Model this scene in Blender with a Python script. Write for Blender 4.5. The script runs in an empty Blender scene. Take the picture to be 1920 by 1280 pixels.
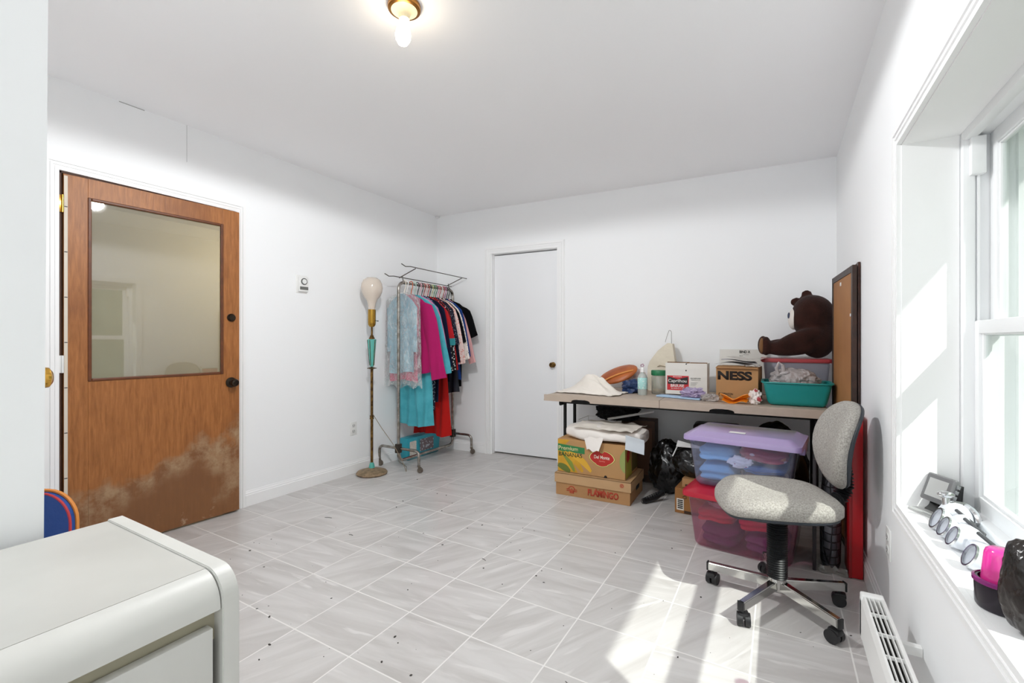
import bpy, bmesh, math, random
from mathutils import Vector, Matrix, noise, Euler
R = math.radians
PI = math.pi
random.seed(7)
scn = bpy.context.scene
C = scn.collection

# ------------------------------------------------------------------ camera
cam_d = bpy.data.cameras.new('camera')
cam_d.sensor_width = 36.0
cam_d.lens = 36.0 * 855.0 / 1920.0
cam_d.shift_y = -1.0 / 1920.0
cam_d.clip_start = 0.03
cam = bpy.data.objects.new('camera', cam_d)
C.objects.link(cam)
cam.location = (0, 0, 1.15)
cam.rotation_euler = (R(90), 0, R(30.27))
scn.camera = cam

# ------------------------------------------------------------------ light
world = bpy.data.worlds.new('sky')
scn.world = world
world.use_nodes = True
wn = world.node_tree
bg = wn.nodes['Background']
bg.inputs['Color'].default_value = (0.93, 0.97, 1.0, 1)
bg.inputs['Strength'].default_value = 1.4
sun_d = bpy.data.lights.new('sun', 'SUN')
sun_d.energy = 4.4
sun_d.angle = R(0.6)
sun_d.color = (1.0, 0.97, 0.92)
sun = bpy.data.objects.new('sun', sun_d)
C.objects.link(sun)
sun.location = (4, -2, 5)
sun.rotation_euler = Vector((-1.0, 0.70, -1.38)).to_track_quat('-Z', 'Y').to_euler()
scn.view_settings.view_transform = 'Standard'
scn.view_settings.look = 'None'
scn.view_settings.exposure = 0.06
scn.view_settings.gamma = 1.0
scn.view_settings.use_curve_mapping = False
cy = getattr(scn, 'cycles', None)
if cy:
    cy.max_bounces = 12
    cy.diffuse_bounces = 8
    cy.transparent_max_bounces = 24
    cy.use_denoising = True

# ------------------------------------------------------------------ materials
def lin(c):
    return c / 12.92 if c <= 0.04045 else ((c + 0.055) / 1.055) ** 2.4
def col(h):
    if isinstance(h, str):
        h = h.lstrip('#')
        h = [int(h[i:i + 2], 16) / 255 for i in (0, 2, 4)]
    return (lin(h[0]), lin(h[1]), lin(h[2]), 1)
MATS = {}
class NT:
    """small node helper"""
    def __init__(s, m):
        s.t = m.node_tree; s.n = s.t.nodes; s.l = s.t.links
    def node(s, typ, **kw):
        n = s.n.new(typ)
        for k, v in kw.items():
            if k.startswith('i_'):
                key = k[2:]
                key = int(key) if key.isdigit() else key
                n.inputs[key].default_value = v
            else:
                setattr(n, k, v)
        return n
    def link(s, a, b): s.l.new(a, b)
    def math(s, op, a, b=None, c=None):
        n = s.n.new('ShaderNodeMath'); n.operation = op
        for i, v in enumerate((a, b, c)):
            if v is None: continue
            if isinstance(v, (int, float)): n.inputs[i].default_value = v
            else: s.l.new(v, n.inputs[i])
        return n.outputs[0]
    def mix(s, fac, a, b):
        n = s.n.new('ShaderNodeMix'); n.data_type = 'RGBA'
        for sock, v in ((n.inputs[0], fac), (n.inputs[6], a), (n.inputs[7], b)):
            if isinstance(v, (int, float)): sock.default_value = v
            elif isinstance(v, tuple): sock.default_value = v
            else: s.l.new(v, sock)
        return n.outputs[2]
    def ramp(s, fac, p0, p1):
        n = s.n.new('ShaderNodeMapRange'); n.clamp = True
        s.l.new(fac, n.inputs[0]); n.inputs[1].default_value = p0; n.inputs[2].default_value = p1
        return n.outputs[0]
def base(name):
    m = bpy.data.materials.new(name); m.use_nodes = True
    return m, NT(m), m.node_tree.nodes['Principled BSDF']
def mat(name, c, rough=0.6, metal=0.0, var=0.0, vscale=8, bump=0.0, bscale=60, c2=None, spec=0.5, sheen=0.0, coat=0.0):
    if name in MATS: return MATS[name]
    m, t, b = base(name)
    b.inputs['Base Color'].default_value = col(c)
    b.inputs['Roughness'].default_value = rough
    b.inputs['Metallic'].default_value = metal
    b.inputs['Specular IOR Level'].default_value = spec
    if sheen: b.inputs['Sheen Weight'].default_value = sheen
    if coat: b.inputs['Coat Weight'].default_value = coat
    tc = t.node('ShaderNodeTexCoord')
    if var or c2:
        n = t.node('ShaderNodeTexNoise', i_Scale=vscale, i_Detail=4.0)
        t.link(tc.outputs['Object'], n.inputs['Vector'])
        cc = col(c)
        other = col(c2) if c2 else tuple(max(0, x * (1 - var)) for x in cc[:3]) + (1,)
        t.link(t.mix(t.ramp(n.outputs['Fac'], 0.35, 0.65), cc, other), b.inputs['Base Color'])
    if bump:
        n = t.node('ShaderNodeTexNoise', i_Scale=bscale, i_Detail=5.0)
        t.link(tc.outputs['Object'], n.inputs['Vector'])
        bp = t.node('ShaderNodeBump', i_Strength=bump, i_Distance=0.01)
        t.link(n.outputs['Fac'], bp.inputs['Height'])
        t.link(bp.outputs['Normal'], b.inputs['Normal'])
    MATS[name] = m
    return m
def dots(name, c, c2, scale=60, th=0.35, rough=0.85, mode='voronoi'):
    """cloth with a printed pattern of spots or blotches"""
    if name in MATS: return MATS[name]
    m, t, b = base(name)
    tc = t.node('ShaderNodeTexCoord')
    if mode == 'voronoi':
        n = t.node('ShaderNodeTexVoronoi', i_Scale=scale); t.link(tc.outputs['Object'], n.inputs['Vector'])
        f = t.ramp(n.outputs['Distance'], th, th + 0.05)
    else:
        n = t.node('ShaderNodeTexNoise', i_Scale=scale, i_Detail=2.0); t.link(tc.outputs['Object'], n.inputs['Vector'])
        f = t.ramp(n.outputs['Fac'], th, th + 0.04)
    t.link(t.mix(f, col(c2), col(c)), b.inputs['Base Color'])
    b.inputs['Roughness'].default_value = rough
    MATS[name] = m
    return m
def stripes(name, c, c2, freq=120, axis=2, duty=0.5, rough=0.7):
    if name in MATS: return MATS[name]
    m, t, b = base(name)
    tc = t.node('ShaderNodeTexCoord'); sx = t.node('ShaderNodeSeparateXYZ')
    t.link(tc.outputs['Object'], sx.inputs[0])
    f = t.math('FRACT', t.math('MULTIPLY', sx.outputs[axis], freq))
    t.link(t.mix(t.ramp(f, duty - 0.05, duty + 0.05), col(c), col(c2)), b.inputs['Base Color'])
    b.inputs['Roughness'].default_value = rough
    MATS[name] = m
    return m
def clear(name, tint, alpha=0.35, rough=0.25, gloss=0.06, solid=None, wrinkle=0.0, bscale=25, crease=0.0, cscale=9):
    """thin translucent plastic or glass: see-through, a share of tinted body colour, a glossy skin"""
    if name in MATS: return MATS[name]
    m = bpy.data.materials.new(name); m.use_nodes = True
    t = NT(m); t.n.clear()
    out = t.node('ShaderNodeOutputMaterial')
    tr = t.node('ShaderNodeBsdfTransparent'); tr.inputs[0].default_value = col(tint)
    df = t.node('ShaderNodeBsdfDiffuse'); df.inputs[0].default_value = col(solid or tint)
    gl = t.node('ShaderNodeBsdfGlossy'); gl.inputs['Roughness'].default_value = rough
    fr = t.node('ShaderNodeFresnel', i_IOR=1.5)
    m1 = t.node('ShaderNodeMixShader'); m1.inputs[0].default_value = alpha
    t.link(tr.outputs[0], m1.inputs[1]); t.link(df.outputs[0], m1.inputs[2])
    m2 = t.node('ShaderNodeMixShader')
    gm = t.node('ShaderNodeNewGeometry')
    t.link(t.math('MULTIPLY', t.math('ADD', fr.outputs[0], gloss), t.math('SUBTRACT', 1.0, gm.outputs['Backfacing'])), m2.inputs[0])
    t.link(m1.outputs[0], m2.inputs[1]); t.link(gl.outputs[0], m2.inputs[2])
    t.link(m2.outputs[0], out.inputs[0])
    if crease:
        tc = t.node('ShaderNodeTexCoord'); mp = t.node('ShaderNodeMapping'); t.link(tc.outputs['Object'], mp.inputs[0]); mp.inputs['Scale'].default_value = (2.4, 2.4, 0.8)
        n = t.node('ShaderNodeTexNoise', i_Scale=cscale, i_Detail=5.0, i_Distortion=2.5); t.link(mp.outputs[0], n.inputs['Vector'])
        rd = t.math('SUBTRACT', 1.0, t.ramp(t.math('ABSOLUTE', t.math('SUBTRACT', n.outputs['Fac'], 0.5)), 0.0, 0.06))
        t.link(t.math('ADD', t.math('MULTIPLY', rd, crease), alpha), m1.inputs[0])
    if wrinkle:
        tc = t.node('ShaderNodeTexCoord')
        n = t.node('ShaderNodeTexNoise', i_Scale=bscale, i_Detail=6.0, i_Distortion=1.5)
        t.link(tc.outputs['Object'], n.inputs['Vector'])
        bp = t.node('ShaderNodeBump', i_Strength=wrinkle, i_Distance=0.03)
        t.link(n.outputs['Fac'], bp.inputs['Height'])
        t.link(bp.outputs['Normal'], gl.inputs['Normal']); t.link(bp.outputs['Normal'], df.inputs['Normal'])
    MATS[name] = m
    return m

def floor_mat():
    m, t, b = base('marble_tile')
    g = t.node('ShaderNodeNewGeometry'); s = t.node('ShaderNodeSeparateXYZ'); t.link(g.outputs['Position'], s.inputs[0])
    P_ = 0.3167
    u = t.math('DIVIDE', t.math('ADD', s.outputs[0], 1.034), P_)
    v = t.math('DIVIDE', t.math('ADD', s.outputs[1], -1.452), P_)
    fu = t.math('FRACT', u); fv = t.math('FRACT', v)
    du = t.math('MINIMUM', fu, t.math('SUBTRACT', 1.0, fu)); dv = t.math('MINIMUM', fv, t.math('SUBTRACT', 1.0, fv))
    d = t.math('MINIMUM', du, dv)
    grout = t.math('SUBTRACT', 1.0, t.ramp(d, 0.006, 0.011))
    iu = t.math('FLOOR', u); iv = t.math('FLOOR', v)
    cmb = t.node('ShaderNodeCombineXYZ'); t.link(iu, cmb.inputs[0]); t.link(iv, cmb.inputs[1])
    wnz = t.node('ShaderNodeTexWhiteNoise'); wnz.noise_dimensions = '3D'; t.link(cmb.outputs[0], wnz.inputs['Vector'])
    # per tile: pick one of two vein directions and an own offset
    ang = t.math('ADD', t.math('MULTIPLY', t.math('GREATER_THAN', wnz.outputs['Value'], 0.5), 0.95), 0.12)
    ca = t.math('COSINE', ang); sa = t.math('SINE', ang)
    a = t.math('ADD', t.math('MULTIPLY', s.outputs[0], ca), t.math('MULTIPLY', s.outputs[1], sa))
    c = t.math('SUBTRACT', t.math('MULTIPLY', s.outputs[1], ca), t.math('MULTIPLY', s.outputs[0], sa))
    vec = t.node('ShaderNodeCombineXYZ')
    t.link(t.math('MULTIPLY', a, 1.6), vec.inputs[0]); t.link(t.math('MULTIPLY', c, 11.0), vec.inputs[1])
    t.link(t.math('MULTIPLY', wnz.outputs['Value'], 40.0), vec.inputs[2])
    n = t.node('ShaderNodeTexNoise', i_Scale=1.0, i_Detail=6.0, i_Roughness=0.6, i_Distortion=0.9); t.link(vec.outputs[0], n.inputs['Vector'])
    n2 = t.node('ShaderNodeTexNoise', i_Scale=2.3, i_Detail=3.0, i_Distortion=0.5); t.link(vec.outputs[0], n2.inputs['Vector'])
    c1 = t.mix(t.ramp(n.outputs['Fac'], 0.32, 0.62), col('#b7b3b0'), col('#cdcac8'))
    c2 = t.mix(t.ramp(n2.outputs['Fac'], 0.60, 0.70), c1, col('#d6d3d1'))
    tone = t.mix(t.math('MULTIPLY', wnz.outputs['Value'], 0.25), c2, col('#c6c3c0'))
    fin = t.mix(grout, tone, col('#e4e1de'))
    t.link(fin, b.inputs['Base Color'])
    t.link(t.math('ADD', t.math('MULTIPLY', grout, 0.5), 0.30), b.inputs['Roughness'])
    bp = t.node('ShaderNodeBump', i_Strength=0.25, i_Distance=0.002)
    t.link(t.math('SUBTRACT', 1.0, grout), bp.inputs['Height']); t.link(bp.outputs['Normal'], b.inputs['Normal'])
    return m

def wood_door_mat():
    m, t, b = base('stained_plywood')
    tc = t.node('ShaderNodeTexCoord'); mp = t.node('ShaderNodeMapping'); t.link(tc.outputs['Object'], mp.inputs[0])
    mp.inputs['Scale'].default_value = (8, 30, 3.0)
    n = t.node('ShaderNodeTexNoise', i_Scale=2.2, i_Detail=8.0, i_Roughness=0.65, i_Distortion=0.4); t.link(mp.outputs[0], n.inputs['Vector'])
    nb = t.node('ShaderNodeTexNoise', i_Scale=2.6, i_Detail=4.0); t.link(tc.outputs['Object'], nb.inputs['Vector'])
    nf = t.node('ShaderNodeTexNoise', i_Scale=9.0, i_Detail=8.0, i_Roughness=0.7); t.link(tc.outputs['Object'], nf.inputs['Vector'])
    c1 = t.mix(t.ramp(n.outputs['Fac'], 0.3, 0.7), col('#86501f'), col('#b0703a'))
    c2 = t.mix(t.math('MULTIPLY', t.ramp(nb.outputs['Fac'], 0.5, 0.72), 0.6), c1, col('#713c14'))
    s = t.node('ShaderNodeSeparateXYZ'); t.link(tc.outputs['Object'], s.inputs[0])
    # water stain at the foot, its upper rim wavy and paler
    h = t.math('ADD', s.outputs[2], t.math('MULTIPLY', t.math('SUBTRACT', nb.outputs['Fac'], 0.5), -1.1))
    h = t.math('ADD', h, t.math('MULTIPLY', s.outputs[1], -0.17))
    stain = t.math('SUBTRACT', 1.0, t.ramp(h, 0.26, 0.36))
    rim = t.math('MULTIPLY', stain, t.ramp(h, 0.02, 0.30))
    c3 = t.mix(t.math('MULTIPLY', stain, 0.8), c2, col('#7a5232'))
    c4 = t.mix(t.math('MULTIPLY', rim, t.ramp(nf.outputs['Fac'], 0.40, 0.62)), c3, col('#b39674'))
    # small chips of pale paint near the floor
    ch = t.math('MULTIPLY', t.math('SUBTRACT', 1.0, t.ramp(s.outputs[2], 0.06, 0.14)), t.ramp(nf.outputs['Fac'], 0.60, 0.66))
    c5 = t.mix(ch, c4, col('#a8886c'))
    t.link(c5, b.inputs['Base Color'])
    b.inputs['Roughness'].default_value = 0.45
    bp = t.node('ShaderNodeBump', i_Strength=0.15, i_Distance=0.005); t.link(n.outputs['Fac'], bp.inputs['Height']); t.link(bp.outputs['Normal'], b.inputs['Normal'])
    return m


WALL = mat('white_wall_paint', '#f5f6f7', 0.75, bump=0.02, bscale=30)
CEIL = mat('white_ceiling_paint', '#f9f9fa', 0.9, bump=0.02, bscale=12)
TRIM = mat('white_trim_paint', '#f5f5f5', 0.45)
VINYL = mat('white_vinyl', '#f2f3f4', 0.35)
DOORW = mat('white_door_paint', '#f0f1f3', 0.5)
BRASS = mat('polished_brass', '#c89a45', 0.2, 1.0)
OLDBRASS = mat('aged_brass', '#8a6a3c', 0.35, 1.0, c2='#4e3a22', vscale=40)
CHROME = mat('chrome', '#d0cfcc', 0.12, 1.0)
STEEL = mat('dull_steel', '#b3aea8', 0.22, 1.0, c2='#8d857c', vscale=30)
WIRE = mat('dark_wire', '#6b6660', 0.4, 0.9)
BLACKP = mat('black_plastic', '#141416', 0.4)
BLACKM = mat('matt_black', '#0c0c0d', 0.7)
CARD = mat('cardboard', '#b08457', 0.85, var=0.12, vscale=5)
CARDD = mat('cardboard_dark', '#9a6a3a', 0.85, var=0.15, vscale=5)
CARDIN = mat('cardboard_inside', '#7c5a38', 0.9)
RED = mat('red_print', '#b8281e', 0.7)
BLACKINK = mat('black_ink', '#1d1510', 0.7)
WHITEP = mat('white_plastic', '#ececea', 0.4)
PAPER = mat('white_paper', '#ece6da', 0.8, bump=0.25, bscale=14)
WOODFL = wood_door_mat()
DARKWOOD = mat('dark_wood', '#3a2012', 0.5, c2='#241208', vscale=14)
BLACKBAG = mat('black_bin_bag', '#0b0b0c', 0.25, bump=1.0, bscale=9)

# ------------------------------------------------------------------ mesh tools
class MB:
    def __init__(s): s.bm = bmesh.new(); s.flat = False
    def merge(s, o, M=None):
        if M is not None: o.transform(M)
        me = bpy.data.meshes.new('tmp'); o.to_mesh(me); o.free(); s.bm.from_mesh(me); bpy.data.meshes.remove(me)
        return s
    def box(s, x0, x1, y0, y1, z0, z1, bev=0.0, seg=2, M=None):
        b = bmesh.new(); bmesh.ops.create_cube(b, size=1)
        for v in b.verts:
            v.co = Vector(((x0 + x1) / 2 + v.co.x * (x1 - x0), (y0 + y1) / 2 + v.co.y * (y1 - y0), (z0 + z1) / 2 + v.co.z * (z1 - z0)))
        if bev: bmesh.ops.bevel(b, geom=list(b.edges), offset=bev, segments=seg, affect='EDGES', profile=0.5)
        return s.merge(b, M)
    def taper(s, x, y, wx0, wy0, wx1, wy1, z0, z1, bev=0.0, seg=3, open_top=False, wall=0.0):
        """box whose footprint grows from (wx0,wy0) at z0 to (wx1,wy1) at z1; with wall > 0 a hollow tub"""
        b = bmesh.new(); bmesh.ops.create_cube(b, size=1)
        for v in b.verts:
            hi = v.co.z > 0
            v.co = Vector((x + v.co.x * (wx1 if hi else wx0), y + v.co.y * (wy1 if hi else wy0), z1 if hi else z0))
        if open_top:
            f = [f for f in b.faces if f.normal.z > 0.9]; bmesh.ops.delete(b, geom=f, context='FACES_ONLY')
        if bev:
            ed = [e for e in b.edges if not e.is_boundary]
            bmesh.ops.bevel(b, geom=ed, offset=bev, segments=seg, affect='EDGES', profile=0.5)
        if wall:
            bmesh.ops.recalc_face_normals(b, faces=b.faces)
            bmesh.ops.solidify(b, geom=list(b.faces), thickness=wall)
        return s.merge(b)
    def cyl(s, p, q, r, r2=None, seg=20, M=None):
        p = Vector(p); q = Vector(q); d = q - p
        b = bmesh.new(); bmesh.ops.create_cone(b, cap_ends=True, segments=seg, radius1=r, radius2=r if r2 is None else r2, depth=d.length)
        b.transform(Matrix.Translation((p + q) / 2) @ d.to_track_quat('Z', 'Y').to_matrix().to_4x4())
        return s.merge(b, M)
    def tube(s, pts, r, seg=10, closed=False, rs=None, flat=1.0, flatx=1.0):
        pts = [Vector(p) for p in pts]; n = len(pts); b = bmesh.new(); rings = []
        up = Vector((0, 0, 1))
        prev = None
        for i, p in enumerate(pts):
            a = pts[(i - 1) % n] if (i or closed) else pts[i]; c = pts[(i + 1) % n] if (i < n - 1 or closed) else pts[i]
            t = (c - a).normalized()
            if prev is None:
                x = t.cross(up)
                if x.length < 0.05: x = t.cross(Vector((0, 1, 0)))
                x.normalize()
            else:
                x = prev - t * prev.dot(t)
                x.normalize()
            prev = x; y = t.cross(x).normalized()
            rr = rs[i] if rs else r
            rings.append([b.verts.new(p + x * rr * flatx * math.cos(2 * PI * k / seg) + y * rr * flat * math.sin(2 * PI * k / seg)) for k in range(seg)])
        m = n if closed else n - 1
        for i in range(m):
            A = rings[i]; B = rings[(i + 1) % n]
            for k in range(seg): b.faces.new((A[k], A[(k + 1) % seg], B[(k + 1) % seg], B[k]))
        if not closed: b.faces.new(rings[0][::-1]); b.faces.new(rings[-1])
        bmesh.ops.recalc_face_normals(b, faces=b.faces)
        return s.merge(b)
    def lathe(s, prof, c=(0, 0, 0), seg=32, M=None):
        b = bmesh.new(); rings = []
        for r, z in prof:
            rings.append([b.verts.new((max(r, 1e-4) * math.cos(2 * PI * k / seg), max(r, 1e-4) * math.sin(2 * PI * k / seg), z)) for k in range(seg)])
        for A, B in zip(rings, rings[1:]):
            for k in range(seg): b.faces.new((A[k], A[(k + 1) % seg], B[(k + 1) % seg], B[k]))
        if prof[0][0] > 1e-3 and prof[-1][0] > 1e-3:
            for k in range(seg): b.faces.new((rings[-1][k], rings[-1][(k + 1) % seg], rings[0][(k + 1) % seg], rings[0][k]))
        else:
            b.faces.new(rings[0][::-1]); b.faces.new(rings[-1])
        bmesh.ops.recalc_face_normals(b, faces=b.faces)
        b.transform(Matrix.Translation(c))
        return s.merge(b, M)
    def ell(s, c, r, M=None, sub=3):
        b = bmesh.new(); bmesh.ops.create_icosphere(b, subdivisions=sub, radius=1)
        b.transform(Matrix.Diagonal((r[0], r[1], r[2], 1)))
        if M is not None: b.transform(M)
        b.transform(Matrix.Translation(c))
        return s.merge(b)
    def prism(s, poly, h0, h1, axis='z', M=None, bev=0.0):
        """extrude a polygon; axis z: (x,y), axis y: (x,z), axis x: (y,z)"""
        def P3(a, b_, h): return {'z': (a, b_, h), 'y': (a, h, b_), 'x': (h, a, b_)}[axis]
        b = bmesh.new()
        A = [b.verts.new(P3(p[0], p[1], h0)) for p in poly]; B = [b.verts.new(P3(p[0], p[1], h1)) for p in poly]
        n = len(poly)
        b.faces.new(A[::-1]); b.faces.new(B)
        for k in range(n): b.faces.new((A[k], A[(k + 1) % n], B[(k + 1) % n], B[k]))
        bmesh.ops.recalc_face_normals(b, faces=b.faces)
        if bev: bmesh.ops.bevel(b, geom=list(b.edges), offset=bev, segments=2, affect='EDGES')
        return s.merge(b, M)
    def loft(s, rings, caps=True, M=None):
        b = bmesh.new(); V = [[b.verts.new(p) for p in r] for r in rings]; n = len(V[0])
        for A, B in zip(V, V[1:]):
            for k in range(n): b.faces.new((A[k], A[(k + 1) % n], B[(k + 1) % n], B[k]))
        if caps: b.faces.new(V[0][::-1]); b.faces.new(V[-1])
        bmesh.ops.recalc_face_normals(b, faces=b.faces)
        return s.merge(b, M)
    def grid(s, fn, nu, nv, thick=0.0):
        b = bmesh.new(); V = [[b.verts.new(fn(i / nu, j / nv)) for j in range(nv + 1)] for i in range(nu + 1)]
        for i in range(nu):
            for j in range(nv): b.faces.new((V[i][j], V[i + 1][j], V[i + 1][j + 1], V[i][j + 1]))
        if thick:
            bmesh.ops.recalc_face_normals(b, faces=b.faces); bmesh.ops.solidify(b, geom=list(b.faces), thickness=thick)
        return s.merge(b)
    def build(s, name, m, parent=None, loc=None, rot=None, smooth=40, mods=None, keep=False):
        me = bpy.data.meshes.new(name)
        s.bm.to_mesh(me)
        if not keep: s.bm.free()
        o = bpy.data.objects.new(name, me); C.objects.link(o)
        if m: me.materials.append(m)
        if smooth:
            for p in me.polygons: p.use_smooth = True
            me.set_sharp_from_angle(angle=R(smooth))
        if parent: o.parent = parent
        if loc: o.location = loc
        if rot: o.rotation_euler = rot
        return o
def tag(o, label, cat, group=None, kind=None):
    if label: o['label'] = label
    if cat: o['category'] = cat
    if group: o['group'] = group
    if kind: o['kind'] = kind
    return o
def thing(name, label, cat, loc=(0, 0, 0), rotz=0.0, group=None, rot=None):
    o = bpy.data.objects.new(name, None); C.objects.link(o)
    o.location = loc; o.rotation_euler = rot or (0, 0, rotz); o.empty_display_size = 0.05
    return tag(o, label, cat, group)
def struct(o):
    o['kind'] = 'structure'; return o
def text(s, h, m, parent, loc, rot=(R(90), 0, 0), width=None, name='lettering', off=0.0, ext=0.0006):
    cu = bpy.data.curves.new('t', 'FONT'); cu.body = s; cu.size = 1; cu.extrude = 0.0; cu.offset = off
    to = bpy.data.objects.new('t', cu); C.objects.link(to)
    dg = bpy.context.evaluated_depsgraph_get()
    me = bpy.data.meshes.new_from_object(to.evaluated_get(dg))
    bpy.data.objects.remove(to); bpy.data.curves.remove(cu)
    xs = [v.co.x for v in me.vertices]; ys = [v.co.y for v in me.vertices]
    x0, x1, y0, y1 = min(xs), max(xs), min(ys), max(ys)
    sy = h / (y1 - y0); sx = (width / (x1 - x0)) if width else sy
    for v in me.vertices: v.co = Vector(((v.co.x - x0) * sx, (v.co.y - y0) * sy, 0))
    b = bmesh.new(); b.from_mesh(me); r = bmesh.ops.extrude_face_region(b, geom=list(b.faces))
    for v in [g for g in r['geom'] if isinstance(g, bmesh.types.BMVert)]: v.co.z += ext
    b.to_mesh(me); b.free(); me.materials.clear(); me.materials.append(m); me.name = name
    o = bpy.data.objects.new(name, me); C.objects.link(o); o.parent = parent; o.location = loc; o.rotation_euler = rot
    return o
def fbm(p, sc, sd=0.0, o=4):
    return noise.fractal(Vector(p) * sc + Vector((sd, sd * 1.7, sd * 0.3)), 1.0, 2.0, o)
def blob(c, r, amp=0.2, sc=4, sd=0.0, sub=4, floor=None, ridge=0.0, M=None):
    """crumpled rounded mass; the lower side is flattened onto z = floor"""
    b = bmesh.new(); bmesh.ops.create_icosphere(b, subdivisions=sub, radius=1)
    for v in b.verts:
        d = v.co.normalized(); n = fbm(d, sc * 0.35, sd)
        if ridge: n += ridge * (0.5 - abs(noise.noise(d * sc * 1.3 + Vector((sd, 0, sd)))) * 2)
        k = 1 + amp * n
        v.co = Vector((d.x * r[0] * k, d.y * r[1] * k, d.z * r[2] * k))
    if M is not None: b.transform(M)
    b.transform(Matrix.Translation(c))
    if floor is not None:
        for v in b.verts:
            if v.co.z < floor: v.co.z = floor + (v.co.z - floor) * 0.02
    m = MB(); m.merge(b); return m
def rrect(w, h, r, n=6, cx=0, cy=0):
    pts = []
    for sx, sy, a0 in ((1, 1, 0), (-1, 1, 90), (-1, -1, 180), (1, -1, 270)):
        for k in range(n + 1):
            a = R(a0 + 90 * k / n); pts.append((cx + sx * (w / 2 - r) + r * math.cos(a), cy + sy * (h / 2 - r) + r * math.sin(a)))
    return pts
def copy_tree(o, parent=None):
    c = o.copy(); C.objects.link(c)
    if parent: c.parent = parent
    for ch in list(o.children): copy_tree(ch, c)
    return c

# ------------------------------------------------------------------ the room
XL, XR, HC = -3.20, 0.37, 2.50
def yb(x): return 3.87 + (x - XL) * 0.0588          # back wall, a little out of square
BROT = math.atan(0.0588)
m = MB(); m.box(-3.5, 0.7, -1.0, 4.4, -0.1, 0.0)
struct(m.build('floor', floor_mat(), smooth=0))
m = MB(); m.box(-3.5, 0.7, -1.0, 4.4, HC, HC + 0.1)
struct(m.build('ceiling', CEIL, smooth=0))
# left wall with the opening of the wooden door
D0, D1, DH = 0.85, 1.738, 2.03
m = MB()
m.box(XL - 0.14, XL, -1.0, D0, 0, HC); m.box(XL - 0.14, XL, D1, 4.2, 0, HC); m.box(XL - 0.14, XL, D0, D1, DH, HC)
struct(m.build('wall_left', WALL, smooth=0))
# back wall with the white door's recess
B0, B1, BH = 0.67, 1.40, 2.045      # along the wall from the left corner
Mb = Matrix.Translation((XL, 3.87, 0)) @ Matrix.Rotation(BROT, 4, 'Z')
m = MB()
m.box(-0.2, B0, 0, 0.14, 0, HC, M=Mb); m.box(B1, 3.75, 0, 0.14, 0, HC, M=Mb); m.box(B0, B1, 0, 0.14, BH, HC, M=Mb)
m.box(B0, B1, 0.13, 0.14, 0, BH, M=Mb)
struct(m.build('wall_back', WALL, smooth=0))
# right wall with the deep window opening
W0, W1, WZ0, WZ1 = 0.70, 2.052, 0.582, 1.834
XW = 0.52     # depth where the vinyl window begins
m = MB()
m.box(XR, XW + 0.13, -1.0, W0, 0, HC); m.box(XR, XW + 0.13, W1, 4.3, 0, HC)
m.box(XR, XW + 0.13, W0, W1, 0, WZ0 - 0.02); m.box(XR, XW + 0.13, W0, W1, WZ1, HC)
struct(m.build('wall_right', WALL, smooth=0))
# closet block whose flank closes the picture on the left
m = MB()
bmx = bmesh.new(); bmesh.ops.create_cube(bmx, size=1)
for v in bmx.verts:
    x = -1.33 if v.co.x > 0 else XL + 0.001
    z = HC if v.co.z > 0 else 0.0
    y = (0.3267 + 0.0058 * z) if v.co.y > 0 else -1.0
    v.co = Vector((x, y, z))
m.merge(bmx)
struct(m.build('wall_front', WALL, smooth=0))
# door of the closet, in the face turned from the camera, with its brass knob
d3 = bpy.data.objects.new('door_3', None); C.objects.link(d3); d3.location = (-1.84, 0.3335, 0); struct(d3)
m = MB(); m.box(-0.36, 0.36, 0.001, 0.010, 0.01, 2.02, 0.003); m.build('door_leaf', DOORW, d3)
m = MB(); m.lathe([(0.0, 0), (0.028, 0.0), (0.028, 0.006), (0.010, 0.012), (0.010, 0.026), (0.020, 0.031), (0.0255, 0.043), (0.024, 0.055), (0.015, 0.063), (0.0, 0.065)], M=Matrix.Translation((0.318, 0.010, 1.062)) @ Matrix.Rotation(R(-90), 4, 'X') @ Matrix.Diagonal((1, 1, .78, 1)))
m.build('door_knob', BRASS, d3)
# trims ------------------------------------------------------------
def frame_casing(name, M, w, h, cw=0.062, z0=0.0, th=0.018, sides='LRT', mt=TRIM):
    """moulded casing around an opening w wide, h high; local x along, z up, -y out of the wall"""
    m = MB()
    for k, (o, i_, t) in enumerate(((0.0, cw * .97, th * 0.55), (cw * 0.05, cw * 0.35, th), (cw * 0.45, cw * 0.62, th * 0.85), (cw * 0.74, cw, th * 0.75))):
        # bands measured from the outer edge inwards
        a = cw - o; b_ = cw - i_
        outer = [(-a, z0 - (a if 'B' in sides else 0)), (-a, h + a), (w + a, h + a), (w + a, z0 - (a if 'B' in sides else 0))]
        inner = [(-b_, z0 - (b_ if 'B' in sides else 0)), (-b_, h + b_), (w + b_, h + b_), (w + b_, z0 - (b_ if 'B' in sides else 0))]
        segs = [(0, 1), (1, 2), (2, 3)] + ([(3, 0)] if 'B' in sides else [])
        for s0, s1 in segs:
            m.prism([outer[s0], outer[s1], inner[s1], inner[s0]], -t, 0, 'y', M=M)
    return struct(m.build(name, mt, smooth=0))
# left wall: local x runs along +Y, out of the wall is +X
ML = Matrix.Translation((XL, D0, 0)) @ Matrix(((0, -1, 0, 0), (1, 0, 0, 0), (0, 0, 1, 0), (0, 0, 0, 1)))
frame_casing('trim_1', ML, D1 - D0, DH)
frame_casing('trim_2', Mb @ Matrix.Translation((B0, 0, 0)), B1 - B0, BH - 0.01, cw=0.07)
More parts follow.
